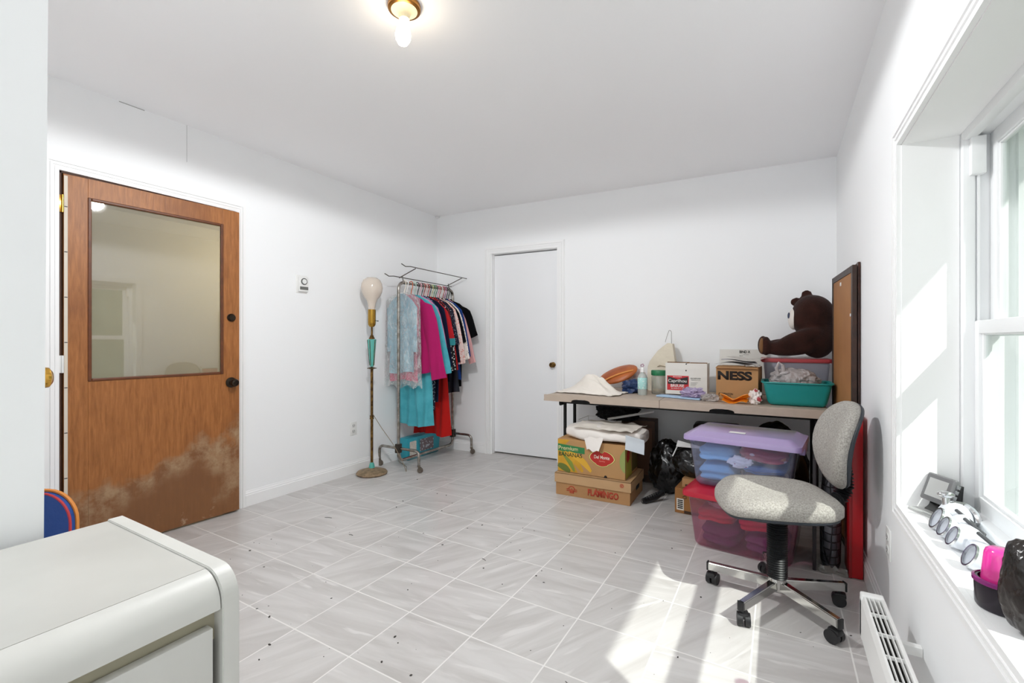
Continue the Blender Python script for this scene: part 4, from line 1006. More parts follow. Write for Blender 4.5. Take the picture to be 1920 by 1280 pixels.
# banana box
bn = thing('banana_box', 'printed banana carton stacked on the low carton with red print', 'box', (-1.445, 3.165, .1665), R(1))
W_, D_, H_ = .515, .34, .245
m = MB(); m.box(0, W_, 0, D_, 0, H_, .002); m.build('carton_body', mat('banana_cardboard', '#b68c5c', .8, var=.08, vscale=6), bn, smooth=0)
def flat(poly, d, m_, name='print'):
    m = MB(); m.prism(poly, -d, -d + .0009, 'y'); return m.build(name, m_, bn, smooth=0)
flat([(.002, .155), (.215, .150), (.215, .195), (.002, .208)], .0012, mat('print_green', '#2e7a44', .7))
text('Premium', .030, mat('print_cream', '#d8cf9c', .7), bn, (.008, -.0014, .164), width=.155, off=.012)
YEL = mat('print_yellow', '#cf9f2a', .7, c2='#c08f22', vscale=12); GRN = mat('print_leaf', '#7c8c38', .7); YE2 = mat('print_olive', '#a9a23c', .7)
flat([(.002, .240), (.002, .209), (.06, .205), (.10, .243)], .0008, YEL, 'print_bananas')
def banana(x0, z0, x1, z1, w, m_, d, bend=.25, name='print_bananas'):
    n = 12; L_ = []; R_ = []
    dx, dz = x1 - x0, z1 - z0; ln = math.hypot(dx, dz); nx, nz = -dz / ln, dx / ln
    for k in range(n + 1):
        f = k / n; wv = w * (math.sin(PI * (.12 + .80 * f))) ** .7; b_ = bend * ln * math.sin(PI * f)
        cx, cz = x0 + dx * f + nx * b_, z0 + dz * f + nz * b_
        L_.append((cx + nx * wv / 2, cz + nz * wv / 2)); R_.append((cx - nx * wv / 2, cz - nz * wv / 2))
    return flat(L_ + R_[::-1], d, m_, name)
flat([(.002, .155), (.002, .006), (.16, .006), (.10, .12), (.06, .155)], .0006, YEL, 'print_bananas')
banana(.035, .15, .135, .012, .035, GRN, .0010, .05); banana(.055, .15, .20, .018, .045, YEL, .0014, .07); banana(.085, .148, .265, .028, .048, mat('print_yellow_deep', '#d7a634', .7), .0018, .09)
banana(.004, .05, .10, .006, .05, mat('print_moss', '#63702e', .7), .0016, .05)
text('BANANAS', .030, mat('print_dark_green', '#2c3d1e', .7), bn, (.010, -.0021, .118), width=.185, off=.012)
def shield(s, d, m_, name):
    pts = []
    cx, cz = .345, .135
    for k in range(48):
        a = 2 * PI * k / 48; c_, s_ = math.cos(a), math.sin(a)
        r = .066 + .014 * abs(c_) ** 1.2 - .010 * abs(math.sin(2 * a)) * (1 if s_ < 0 else .4) - (.018 if abs(c_) < .22 and s_ > 0 else 0) + (.006 if s_ < -.85 else 0)
        pts.append((cx + s * r * 1.12 * c_, cz + s * r * .80 * s_))
    return flat(pts, d, m_, name)
shield(1.13, .0010, mat('print_olive_rim', '#8f8a3c', .7), 'emblem_rim'); shield(1.07, .0014, mat('print_pale_yellow', '#dccb8a', .7), 'emblem_border'); shield(1.0, .0018, mat('print_red', '#b3261c', .6), 'emblem')
text('Del Monte', .026, mat('print_white', '#efe3d4', .6), bn, (.288, -.0021, .130), width=.115, off=.015)
text('Quality', .012, mat('print_pink', '#d98b7a', .6), bn, (.325, -.0021, .108), width=.045, off=.005)
flat([(.498, .20), (.480, .17), (.474, .13), (.480, .09), (.498, .06), (.515, .05), (.515, .22)], .0010, mat('print_sage', '#8f9a58', .7), 'print_leaf')
m = MB(); m.prism([(.02, .005), (.18, .005), (.12, .20), (.02, .24)], W_ - .0003, W_ + .0008, 'x'); m.build('side_print', YE2, bn, smooth=0)
m = MB(); m.prism([(.03, .14), (.06, .11), (.11, .13), (.12, .18), (.09, .21), (.04, .19)], W_ + .0008, W_ + .0018, 'x'); m.build('side_emblem', mat('print_red', '#b3261c', .6), bn, smooth=0)
m = MB(); m.prism([(.18, .02), (.34, .02), (.34, .20), (.18, .18)], W_ - .0003, W_ + .0006, 'x'); m.build('side_print', mat('print_brown_olive', '#6b5a22', .8), bn, smooth=0)
m = MB()
m.prism([(.385, 0), (.362, .0)] + [(.3735 - .0115 * math.cos(R(a)), .016 * math.sin(R(a))) for a in range(0, 181, 20)][1:-1], -.0024, .0002, 'y'); m.build('vent_hole', BLACKM, bn, smooth=0)
# white paper parcel on the banana box
def parcel():
    mb = MB()
    n = 40; rings = []
    for i in range(n + 1):
        f = i / n; x = -.285 + .57 * f; e = (math.sin(PI * min(1, max(0, .06 + f * .90)))) ** .22
        ring = []
        for k in range(36):
            a = 2 * PI * k / 36; y = .155 * e * math.copysign(abs(math.cos(a)) ** .7, math.cos(a)); z = .055 + (.055 + .012 * math.sin(f * 7)) * e * math.copysign(abs(math.sin(a)) ** .6, math.sin(a))
            z += .02 * noise.noise(Vector((x * 9, y * 8, 2))) * (1 if z > .05 else .15)
            ring.append((x, y + .015 * noise.noise(Vector((x * 12, z * 12, 5))), max(z, .0)))
        rings.append(ring)
    mb.loft(rings); return mb
pk = thing('paper_parcel', 'bulky white paper parcel lying on top of the banana carton', 'parcel', (-1.105, 3.30, .412), R(-4))
parcel().build('wrapping', mat('white_wrapping', '#ebe5df', .75, bump=.35, bscale=10), pk, smooth=60)
m = MB(); m.grid(lambda u, v: (-.04 + (u - .5) * (.16 - .06 * v), -.150 - .008 * v - .02 * u * v, .05 - .105 * v + .008 * math.sin(u * 9)), 14, 10, .002); m.build('hanging_flap', mat('white_wrapping', '#ebe5df', .75), pk)
m = MB(); m.grid(lambda u, v: (.20 + .12 * u, -.155 + .04 * u + .004 * math.sin(v * 5), .085 - .10 * v - .03 * u), 10, 10, .002); m.build('side_flap', mat('bluish_paper', '#cfd6dc', .7), pk)
m = MB(); m.grid(lambda u, v: (-.20 + .45 * u, .0 + (v - .5) * .33, .118 + .016 * noise.noise(Vector((u * 6, v * 5, 1))) - .02 * abs(v - .5)), 26, 16, .002); m.build('top_sheet', mat('ivory_paper', '#e9e2d8', .75), pk)
wr = thing('wire_basket', 'white wire basket edge peeking out behind the paper parcel', 'basket', (-1.29, 3.68, 0.03))
m = MB()
for z in (.39, .44, .49): m.tube([(-.15, -.12, z), (.15, -.12, z), (.15, .12, z), (-.15, .12, z)], .003, 6, closed=True)
for k in range(9): m.tube([(-.15 + k * .0375, -.12, .0), (-.15 + k * .0375, -.12, .49)], .002, 5)
m.tube([(-.15, -.12, .0), (.15, -.12, .0), (.15, .12, .0), (-.15, .12, .0)], .004, 6, closed=True)
for xx in (-.15, .15): m.tube([(xx, .12, 0), (xx, .12, .49)], .003, 6)
m.build('wires', WHITEP, wr)
wr.location.z = .004
# dark wooden crate with black clothes behind
cr = thing('wooden_crate', 'dark brown wooden crate against the back wall under the table', 'crate', (-1.13, 3.75, 0), BROT)
m = MB(); m.box(0, .27, 0, .16, 0.001, .50, .003); m.build('crate_body', mat('crate_brown', '#4b2c17', .6, c2='#38200f', vscale=9), cr, smooth=0)
m = MB(); m.box(.02, .25, -.004, 0, .06, .44); m.build('front_board', mat('crate_front', '#5a351c', .6), cr, smooth=0)
o = blob((-1.15, 3.71, .55), (.17, .12, .085), .3, 7, 51, 5, floor=.505, ridge=.4).build('black_clothes', mat('black_fabric', '#09090b', .95, bump=.6, bscale=50), smooth=60); tag(o, 'heap of black fabric on the dark crate under the table', 'cloth')
m = MB(); m.box(-.004, .004, -.18, .18, 0, .016, M=None); o = m.build('cardboard_strip', WHITEP, loc=(-1.00, 3.56, .56), rot=(R(12), R(30), R(-60))); tag(o, 'thin pale strip sticking out of the black fabric heap', 'slat')
# black bin bags
o = blob((-.715, 3.60, .19), (.145, .12, .205), .16, 5, 64, 5, floor=.003, ridge=.35).build('bin_bag', BLACKBAG, smooth=60); tag(o, 'full black bin bag on the floor right of the banana carton', 'bin bag')
o = blob((-.50, 3.33, .325), (.135, .11, .105), .18, 4, 67, 5, floor=.227, ridge=.25).build('bin_bag', BLACKBAG, smooth=60); tag(o, 'shiny black plastic bag lying on the small brown cartons', 'bin bag')
m = MB(); m.tube([(-.72, 3.38, .06), (-.75, 3.34, .035), (-.79, 3.29, .022), (-.82, 3.25, .020)], .018, 12); o = m.build('hose_end', BLACKP); tag(o, 'ribbed black hose end on the floor by the low carton', 'hose')
m = MB()
for k in range(9):
    f = k / 8; c_ = Vector((-.725 - .09 * f, 3.375 - .12 * f, .055 - .034 * f)); m.tube([(c_.x + .021 * math.cos(a), c_.y + .010 * math.cos(a), max(.004, c_.z + .021 * math.sin(a))) for a in [2 * PI * q / 12 for q in range(12)]], .003, 5, closed=True)
m.build('hose_ribs', mat('rubber_grey', '#2a2a2c', .5), o)
# striped black and white cloth on the bag
m = MB(); m.grid(lambda u, v: (-.60 + .16 * u, 3.25 + .05 * v + .02 * u, .43 + .03 * v - .035 * u * v), 10, 6, .006); m.grid(lambda u, v: (-.60 - .03 * v, 3.26 + .03 * u, .43 - .07 * v), 6, 6, .006)
o = m.build('white_strap', mat('white_webbing', '#dcdcda', .8)); tag(o, 'white webbing strap draped over the shiny black bag', 'strap')
# small brown cartons
for nm_, lab_, loc_, w_, d_, h_ in (('carton', 'small brown carton with a barcode sticker on the floor under the table', (-.60, 3.20, 0), .25, .20, .165), ):
    c_ = thing(nm_, lab_, 'box', loc_, R(-3))
    m = MB(); m.box(0, w_, 0, d_, 0.001, h_, .002); m.build('carton_body', CARDD, c_, smooth=0)
    m = MB(); m.box(.012, .058, -.001, 0, .022, .098); lb_ = m.build('barcode_label', mat('label_paper', '#d8d4cc', .7), c_, smooth=0)
    m = MB()
    for k in range(5): m.box(.018, .052, -.0015, -.001, .032 + k * .0125, .040 + k * .0125)
    m.build('bars', BLACKINK, lb_, smooth=0)
    m = MB(); m.tube([(.055, -.001, .10), (.075, -.001, .105), (.07, -.001, .125), (.09, -.001, .13), (.10, -.001, .145), (.085, -.001, .15)], .002, 5); m.tube([(.05, -.001, .11), (.065, -.001, .12), (.06, -.001, .135)], .002, 5); m.build('marker_scribble', BLACKINK, c_)
    m = MB(); m.box(.06, w_, -.001, 0, .004, .022); m.build('tape', mat('dark_tape', '#3c2614', .6), c_, smooth=0)
c_ = thing('carton', 'small brown carton stacked on the barcode carton under the black bag', 'box', (-.56, 3.235, .1665), R(-3))
m = MB(); m.box(0, .20, 0, .17, 0, .058, .002); m.build('carton_body', CARD, c_, smooth=0)
m = MB(); m.box(.02, .18, -.001, 0, .008, .022); m.build('tape', mat('dark_tape', '#3c2614', .6), c_, smooth=0)
# dark cases behind the bins
m = MB(); m.box(-.22, .10, -.10, .10, 0.002, .70, .03, 4); o = m.build('suitcase', mat('dark_maroon_case', '#1d0f0f', .5), loc=(-.335, 3.72, 0), rot=(0, 0, R(3))); tag(o, 'dark maroon suitcase standing against the wall behind the bins', 'suitcase')
o.scale.z = .76
o = blob((-.02, 3.42, .31), (.19, .13, .31), .08, 4, 71, 5, floor=.003, ridge=.2).build('bin_bag', BLACKBAG, smooth=60); tag(o, 'big black bin bag standing behind the stacked storage bins', 'bin bag')

# storage bins with their contents --------------------------------
BRZ = R(-7)
def bin_(label, loc, rz, wb, db, wt, dt, h, tubm, lidm, lid_h, hdl=None):
    t = thing('storage_bin', label, 'bin', loc, rz)
    m = MB(); m.taper(0, 0, wb, db, wt, dt, .002, h, bev=.03, seg=4, open_top=True, wall=.003); m.build('tub', tubm, t)
    a = rrect(wt + .045, dt + .045, .035, 5); b_ = rrect(wt + .050, dt + .050, .038, 5); c_ = rrect(wt + .02, dt + .02, .03, 5); d_ = rrect(wt - .05, dt - .05, .03, 5)
    m = MB(); m.loft([[(x, y, h - .016) for x, y in b_], [(x, y, h) for x, y in b_], [(x, y, h + .010) for x, y in a], [(x, y, h + .012) for x, y in c_], [(x, y, h + lid_h) for x, y in d_]]); m.build('lid', lidm, t, smooth=30)
    for s_ in (-1, 1):
        m = MB(); m.box(s_ * (wt / 2 + .012) - .014, s_ * (wt / 2 + .012) + .014, -.06, .06, h - .055, h - .012, .005); m.build('handle', lidm, t)
    return t
RB = (-.155, 2.875, 0)
bin_('clear pinkish storage bin with red lid on the floor behind the office chair', RB, BRZ, .47, .34, .54, .38, .30, clear('pink_clear_tub', '#f7dfe8', .075, .12, .03, solid='#d59ab4'), mat('red_lid', '#b51e34', .35), .03)
LB = (-.160, 2.90, .334)
bin_('clear storage bin with translucent lilac lid stacked on the red lidded bin', LB, BRZ, .46, .33, .53, .37, .275, clear('blue_clear_tub', '#f3f4fb', .075, .12, .03, solid='#c9d0ee'), clear('lilac_lid', '#c9b6e2', .82, .3, .04, solid='#b49fd0'), .034)
m = MB(); m.box(-.06, .02, -.13, -.09, .311, .3125); o = m.build('sticker', WHITEP, bpy.data.objects.get('storage_bin.002'), smooth=0)
def folded(name, c, s, m_, label, rz=BRZ, sd=0.0, cat='clothing'):
    s = (s[0] * .93, s[1] * .92, s[2] * .88)
    b = bmesh.new(); bmesh.ops.create_cube(b, size=1); bmesh.ops.subdivide_edges(b, edges=list(b.edges), cuts=12, use_grid_fill=True)
    for v in b.verts:
        p = v.co.copy(); q = Vector((p.x * 2, p.y * 2, p.z * 2)); mx = max(abs(q.x), abs(q.y), abs(q.z)); l = q.length
        k = .55 + .45 * mx / max(l, 1e-6) * 1.0
        v.co = Vector((q.x * s[0] / 2, q.y * s[1] / 2, q.z * s[2] / 2))
        # soft rounded edges
        rr = (abs(q.x) ** 5 + abs(q.y) ** 5 + abs(q.z) ** 5) ** (1 / 5)
        v.co = v.co * (mx / max(rr, 1e-6))
        n = fbm(v.co, 9, sd); layer = .006 * math.sin(v.co.z / s[2] * 14 + 2 * noise.noise(v.co * 6 + Vector((sd, 0, 0))))
        v.co += Vector((math.copysign(1, q.x) * layer, math.copysign(1, q.y) * layer, 0)) + Vector((n * .008, n * .006, n * .012))
    M_ = Matrix.Translation(c) @ Matrix.Rotation(rz, 4, 'Z'); b.transform(M_)
    m = MB(); m.merge(b); o = m.build(name, m_, smooth=70); return tag(o, label, cat)
def inb(base_, x, y, z):
    v = Matrix.Rotation(BRZ, 4, 'Z') @ Vector((x, y, 0)); return (base_[0] + v.x, base_[1] + v.y, base_[2] + z)
CRM = F('crimson_towel', '#b8283e'); PUR = F('plum_cloth', '#5c2f62')
folded('folded_cloth', inb(RB, -.115, -.02, .075), (.20, .28, .12), PUR, 'plum cloth at the bottom left of the red lidded bin', sd=1)
folded('folded_cloth', inb(RB, .115, -.02, .075), (.20, .28, .12), F('violet_cloth', '#6b3a74'), 'violet cloth at the bottom right of the red lidded bin', sd=2)
folded('folded_towel', inb(RB, -.13, -.03, .180), (.20, .27, .08), CRM, 'crimson folded towel on the left inside the red lidded bin', sd=3)
folded('folded_towel', inb(RB, .09, -.03, .180), (.22, .27, .08), F('raspberry_towel', '#c23852'), 'raspberry folded towel on the right inside the red lidded bin', sd=4)
folded('folded_sheet', inb(RB, .0, -.04, .250), (.38, .24, .045), F('mauve_sheet', '#b9879e'), 'mauve folded sheet at the top inside the red lidded bin', sd=5)
folded('folded_cloth', inb(LB, -.12, -.02, .075), (.20, .28, .11), F('powder_blue', '#7fb0d6'), 'powder blue folded cloth low inside the lilac lidded bin', sd=6)
folded('folded_cloth', inb(LB, -.12, -.02, .185), (.21, .27, .09), F('sky_blue_knit', '#86bde6'), 'sky blue folded knit high inside the lilac lidded bin', sd=7)
folded('folded_cloth', inb(LB, .11, -.02, .06), (.21, .28, .09), F('beige_cloth', '#c9a78c'), 'beige folded cloth low on the right of the lilac lidded bin', sd=8)
folded('folded_cloth', inb(LB, .11, -.03, .135), (.21, .26, .04), F('deep_blue_cloth', '#35639a'), 'deep blue thin cloth in the middle of the lilac lidded bin', sd=9)
folded('toy_bundle', inb(LB, .10, -.03, .205), (.24, .26, .08), dots('red_toy_print', '#a8324a', '#d9b9c8', 16, .2), 'red patterned bundle at the top right inside the lilac lidded bin', sd=10, cat='toys')
o = blob(inb(LB, .0, -.145, .160), (.055, .010, .030), .4, 6, 77, 4, ridge=.4).build('patterned_scarf', dots('white_pink_print', '#d8dce8', '#b04a86', 30, .25), smooth=60); tag(o, 'crumpled white and pink scarf in the middle of the lilac lidded bin', 'clothing')
m = MB(); m.ell(inb(LB, .19, -.11, .20), (.022, .022, .022), sub=3); o = m.build('toy_ball', mat('orange_toy', '#c9683a', .5)); tag(o, 'small orange ball at the right inside the lilac lidded bin', 'toy')

# black panel, quilted tote, red cabinet --------------------------
m = MB(); m.box(-.008, .008, -.14, .14, 0.003, .56, .003); o = m.build('foam_panel', mat('charcoal_card', '#2b2528', .5), loc=(.164, 2.87, 0), rot=(0, R(0), R(-3))); tag(o, 'charcoal panel standing on edge right of the storage bins', 'panel')
bag = thing('quilted_bag', 'dark grey quilted bag of woven squares beside the red cabinet', 'bag', (.233, 2.86, 0), R(-3))
def quilt_mat():
    m, t, b = base('quilted_grey')
    tc = t.node('ShaderNodeTexCoord'); s = t.node('ShaderNodeSeparateXYZ'); t.link(tc.outputs['Object'], s.inputs[0])
    w = t.math('ADD', t.math('ADD', s.outputs[0], s.outputs[1]), 0)
    a = t.math('FLOOR', t.math('MULTIPLY', w, 26)); c = t.math('FLOOR', t.math('MULTIPLY', s.outputs[2], 26))
    ck = t.math('MODULO', t.math('ABSOLUTE', t.math('ADD', a, c)), 2.0)
    n = t.node('ShaderNodeTexNoise', i_Scale=60.0); t.link(tc.outputs['Object'], n.inputs['Vector'])
    f1 = t.math('ABSOLUTE', t.math('SUBTRACT', t.math('FRACT', t.math('MULTIPLY', w, 26)), .5)); f2 = t.math('ABSOLUTE', t.math('SUBTRACT', t.math('FRACT', t.math('MULTIPLY', s.outputs[2], 26)), .5))
    e = t.ramp(t.math('MAXIMUM', f1, f2), .40, .49)
    cc = t.mix(ck, col('#46464c'), col('#66666c')); cc = t.mix(t.math('MULTIPLY', n.outputs['Fac'], .5), cc, col('#222226')); cc = t.mix(e, cc, col('#141416'))
    t.link(cc, b.inputs['Base Color']); b.inputs['Roughness'].default_value = .45
    bp = t.node('ShaderNodeBump', i_Strength=.8, i_Distance=.01); t.link(t.math('SUBTRACT', 1.0, e), bp.inputs['Height']); t.link(bp.outputs['Normal'], b.inputs['Normal'])
    return m
rings = []
for i, (z, wx, wy) in enumerate([(.003, .035, .08), (.02, .042, .105), (.12, .046, .115), (.25, .047, .12), (.38, .043, .118), (.47, .035, .11), (.505, .015, .10)]):
    rings.append([((wx * math.cos(a)) * (1 + .15 * noise.noise(Vector((math.sin(a) * 2, z * 9, 3)))), wy * math.sin(a) * (1 + .06 * noise.noise(Vector((math.cos(a) * 2, z * 9, 1)))), z) for a in [2 * PI * k / 28 for k in range(28)]])
m = MB(); m.loft(rings); m.build('bag_body', quilt_mat(), bag, smooth=70)
o = MB(); o.grid(lambda u, v: (-.055 + .12 * u, -.125 + .02 * v - .01 * math.sin(u * 8), .003 + .03 * v * (1 + .6 * noise.noise(Vector((u * 8, v * 3, 0))))), 16, 6, .002); o.build('torn_lining', clear('lining_film', '#b5b0aa', .6, .3, .05, solid='#8c8780'), bag)
rc = thing('red_cabinet', 'tall narrow red metal cabinet edge against the right wall', 'cabinet', (.296, 2.735, 0), 0)
REDM = mat('red_enamel', '#b3131c', .35)
m = MB(); m.box(0, .056, 0, .165, .003, .785, .004); m.build('cabinet_body', REDM, rc)
m = MB(); m.box(.0, .012, -.004, 0, .003, .78, .001); m.build('front_edge', mat('red_enamel_dark', '#8c0f16', .35), rc, smooth=0)
m = MB()
for x in (.012, .045): m.cyl((x, -.002, .765), (x, .001, .765), .0035, seg=8)
m.cyl((.032, -.002, .735), (.032, .001, .735), .0045, seg=8); m.build('rivets', BLACKM, rc)
m = MB(); m.box(.018, .056, -.001, .165, .785, .789); m.build('black_cap', BLACKM, rc, smooth=0)

# ------------------------------------------------------------------ office chair
CHR = math.atan2(-.33, -.94)      # direction the seat faces
ch = thing('office_chair', 'grey fabric office chair on a chromed five star base', 'chair', (-.004, 2.31, 0), CHR)
# local x = forwards, z up
FAB = mat('grey_office_fabric', '#b4b0a9', .95, c2='#8f8b85', vscale=160, bump=.35, bscale=220)
m = MB(); NR = 40
lay = [(.420, .80), (.428, .93), (.445, 1.0), (.465, 1.0), (.484, .93), (.494, .80), (.498, .62), (.497, .42), (.495, .2), (.494, .02)]
rings = []
def seatpt(a, k, z):
    c_, s_ = math.cos(a), math.sin(a); ex = .62
    x = .228 * math.copysign(abs(c_) ** ex, c_) * k; y = .225 * math.copysign(abs(s_) ** ex, s_) * k * (1 + .05 * c_)
    zz = z
    if z > .45: zz += .018 * (abs(y) / .22) ** 2 - .035 * max(0, (x - .10) / .13) ** 2 + .010 * max(0, (-x - .12) / .1)
    else: zz += -.03 * max(0, (x - .12) / .11) ** 2 + .006 * abs(y) / .22
    return (x + .0, y, zz)
for z, k in lay: rings.append([seatpt(2 * PI * j / NR, k, z) for j in range(NR)])
m.loft(rings); m.build('seat', FAB, ch, loc=(.01, 0, 0), smooth=80)
m = MB(); rings = [[seatpt(2 * PI * j / NR, k, z) for j in range(NR)] for z, k in ((.410, .70), (.414, .86), (.424, .95), (.432, .955))]
m.loft(rings); m.build('seat_shell', mat('slate_plastic', '#2e343b', .5), ch, loc=(.01, 0, 0), smooth=60)
# backrest
bk = MB(); NB = 44
def backpt(a, k, t):
    c_, s_ = math.cos(a), math.sin(a)
    y = .190 * math.copysign(abs(c_) ** .78, c_) * k * (1 - .10 * max(0, -s_)); z = .19 * math.copysign(abs(s_) ** .80, s_) * k
    x = t - .035 * (1 - (abs(y) / .21) ** 2) + .018 * math.cos(z / .19 * 2.2) + .04 * (z / .19) * -.5
    return (x, y, z)
rings = [[backpt(2 * PI * j / NB, k, t) for j in range(NB)] for t, k in ((-.004, .02), (-.006, .5), (-.006, .86), (0, .95), (.012, 1.0), (.026, 1.0), (.042, .95), (.052, .84), (.056, .6), (.057, .3), (.056, .02))]
bk.loft(rings); bo = bk.build('backrest', FAB, ch, loc=(-.275, -.085, .695), rot=(0, R(-3), R(-9)), smooth=80)
m = MB(); rings = [[backpt(2 * PI * j / NB, k, t) for j in range(NB)] for t, k in ((-.018, .02), (-.018, .7), (-.012, .93), (-.002, .975), (.004, .96))]
m.loft(rings); bs = m.build('back_shell', mat('slate_plastic', '#2e343b', .5), bo, smooth=60)
for k, (y, z, c_) in enumerate(((.19, .12, '#c4a13a'), (.20, .05, '#e0b3b3'), (.198, 0, '#e4e4e0'), (.19, -.06, '#d86a7c'), (.18, -.11, '#d7b24a'), (.16, -.14, '#d9808a'))):
    m = MB(); m.ell((-.005, -y, z), (.006, .006, .006), sub=2); m.build('bead', mat('bead_%d' % k, c_, .4), bs)
# ribbed bellows on the back arm
m = MB(); path = [(-.19, -.06, .425), (-.24, -.08, .425), (-.29, -.10, .445), (-.318, -.11, .49), (-.318, -.112, .545), (-.305, -.11, .60)]
fine = []
for i in range(len(path) - 1):
    for q in range(8): fine.append(tuple(Vector(path[i]).lerp(Vector(path[i + 1]), q / 8)))
m.tube(fine, .03, 18, rs=[.024 + (.010 if i % 2 else 0) for i in range(len(fine))]); m.build('back_arm_bellows', BLACKP, ch, smooth=30)
m = MB(); m.box(-.20, .06, -.075, -.03, .395, .414, .003); m.box(-.09, .09, -.07, .07, .392, .412, .003); m.build('mechanism', BLACKP, ch)
m = MB(); m.cyl((.02, -.09, .402), (.03, -.235, .395), .006); m.lathe([(0, 0), (.012, 0), (.012, .03), (0, .03)], M=Matrix.Translation((.03, -.23, .395)) @ Matrix.Rotation(R(90), 4, 'X')); m.build('lever', BLACKP, ch)
n = 56; m = MB(); m.lathe([(0, .115)] + [(.036 + (.005 if k % 2 else 0), .118 + (.395 - .118) * k / n) for k in range(n + 1)] + [(0, .396)], seg=32); m.build('column_bellows', BLACKP, ch, smooth=30)
m = MB(); m.lathe([(0, .062), (.030, .062), (.033, .07), (.036, .118), (.026, .122), (0, .122)], seg=28); m.build('hub', CHROME, ch)
for k in range(5):
    a = R(172 + 72 * k) - CHR; Mz = Matrix.Rotation(a, 4, 'Z')
    m = MB(); b = bmesh.new(); bmesh.ops.create_cube(b, size=1)
    for v in b.verts:
        far = v.co.x > 0; x = .285 if far else .022; w = .013 if far else .016
        z = ((.100 if v.co.z > 0 else .064) if far else (.112 if v.co.z > 0 else .070))
        v.co = Vector((x, math.copysign(w, v.co.y), z))
    bmesh.ops.bevel(b, geom=list(b.edges), offset=.004, segments=3, affect='EDGES')
    m.merge(b, Mz); lg = m.build('base_leg', CHROME, ch, smooth=30)
    m = MB(); m.box(.285, .292, -.0135, .0135, .062, .102, .003, M=Mz); m.cyl((.265, 0, .045), (.265, 0, .07), .006, M=Mz); m.build('end_cap', BLACKP, lg)
    m = MB(); sw = Matrix.Translation(Mz @ Vector((.268, 0, .026))) @ Matrix.Rotation(R(35 * (k + 1) + 20) - 0, 4, 'Z')
    if k == 1: sw = Matrix.Translation(Mz @ Vector((.268, 0, .026))) @ Matrix.Rotation(R(100) - CHR, 4, 'Z')
    for s_ in (-1, 1): m.cyl((-.004, s_ * .0045, 0), (-.004, s_ * .024, 0), .026, seg=26, M=sw)
    m.box(-.022, .022, -.019, .019, .004, .030, .008, M=sw); m.build('caster', mat('caster_black', '#1b1b1d', .45), lg)

# ------------------------------------------------------------------ baseboard heater
ht = thing('electric_heater', 'white slim electric convector heater low on the wall under the window', 'heater', (.238, 1.925, .155))
HL = 1.15
m = MB(); m.prism([(.0, .012), (.0, .130), (.006, .150), (.012, .150), (.010, .128), (.010, .012), (.03, 0), (.02, -.004), (.008, 0)], -HL, 0, 'y', bev=0); m.build('front_panel', WHITEP, ht, smooth=0)
m = MB(); m.box(.052, .062, -HL, 0, .0, .152, .002); m.box(.008, .055, -HL, 0, 0, .006); m.build('back_panel', WHITEP, ht)
m = MB(); m.box(.0, .062, -.035, 0.0, .0, .153, .006, 3); m.build('end_cap', WHITEP, ht)
m = MB(); m.box(.0, .062, -HL, -HL + .035, .0, .153, .006, 3); m.build('end_cap', WHITEP, ht)
m = MB(); m.box(.012, .052, -HL + .03, -.03, .10, .108); m.build('heating_element', mat('dark_element', '#2c2a28', .6, .5), ht, smooth=0)
m = MB()
for x in (.020, .032, .044): m.box(x - .0012, x + .0012, -HL + .03, -.03, .140, .150)
for k in range(1, 10): m.box(.010, .054, -.03 - k * .11, -.027 - k * .11, .141, .151)
m.build('grille', WHITEP, ht, smooth=0)
for y in (-.14, -.9):
    m = MB(); m.box(.060, .131, y - .012, y + .012, .06, .085); m.build('wall_bracket', WHITEP, ht, smooth=0)

# ------------------------------------------------------------------ on the window sill
SZ = WZ0 + .0005
ws = thing('weather_display', 'small grey and black display unit with tilted screen on the sill corner', 'display unit', (.458, 2.00, SZ), R(-62))
m = MB(); m.prism(rrect(.11, .09, .012, 4, 0, -.02), 0.0, .006, 'z', bev=.002); m.build('base_plate', mat('silver_plastic', '#b9bab9', .35, .3), ws)
m = MB(); m.prism([(-.02, .006), (.035, .006), (.045, .10), (.025, .105), (-.005, .02)], -.035, .035, 'x'); m.build('stand', mat('gloss_black', '#101012', .2), ws)
Mt = Matrix.Translation((0, .0, .075)) @ Matrix.Rotation(R(-20), 4, 'X')
m = MB(); m.box(-.05, .05, -.012, .008, -.042, .05, .006, 3, M=Mt); hd = m.build('screen_housing', mat('charcoal_grey', '#6a6a6c', .4), ws)
m = MB(); m.box(-.034, .034, -.0135, -.012, -.026, .034, M=Mt); m.build('screen', mat('lcd_grey', '#b6b7b6', .25), hd, smooth=0)
m = MB()
for k in range(4): m.box(.049, .056, -.004, .006, -.03 + k * .018, -.018 + k * .018, .001, M=Mt)
m.build('side_buttons', mat('button_silver', '#8d8f92', .3, .6), hd)
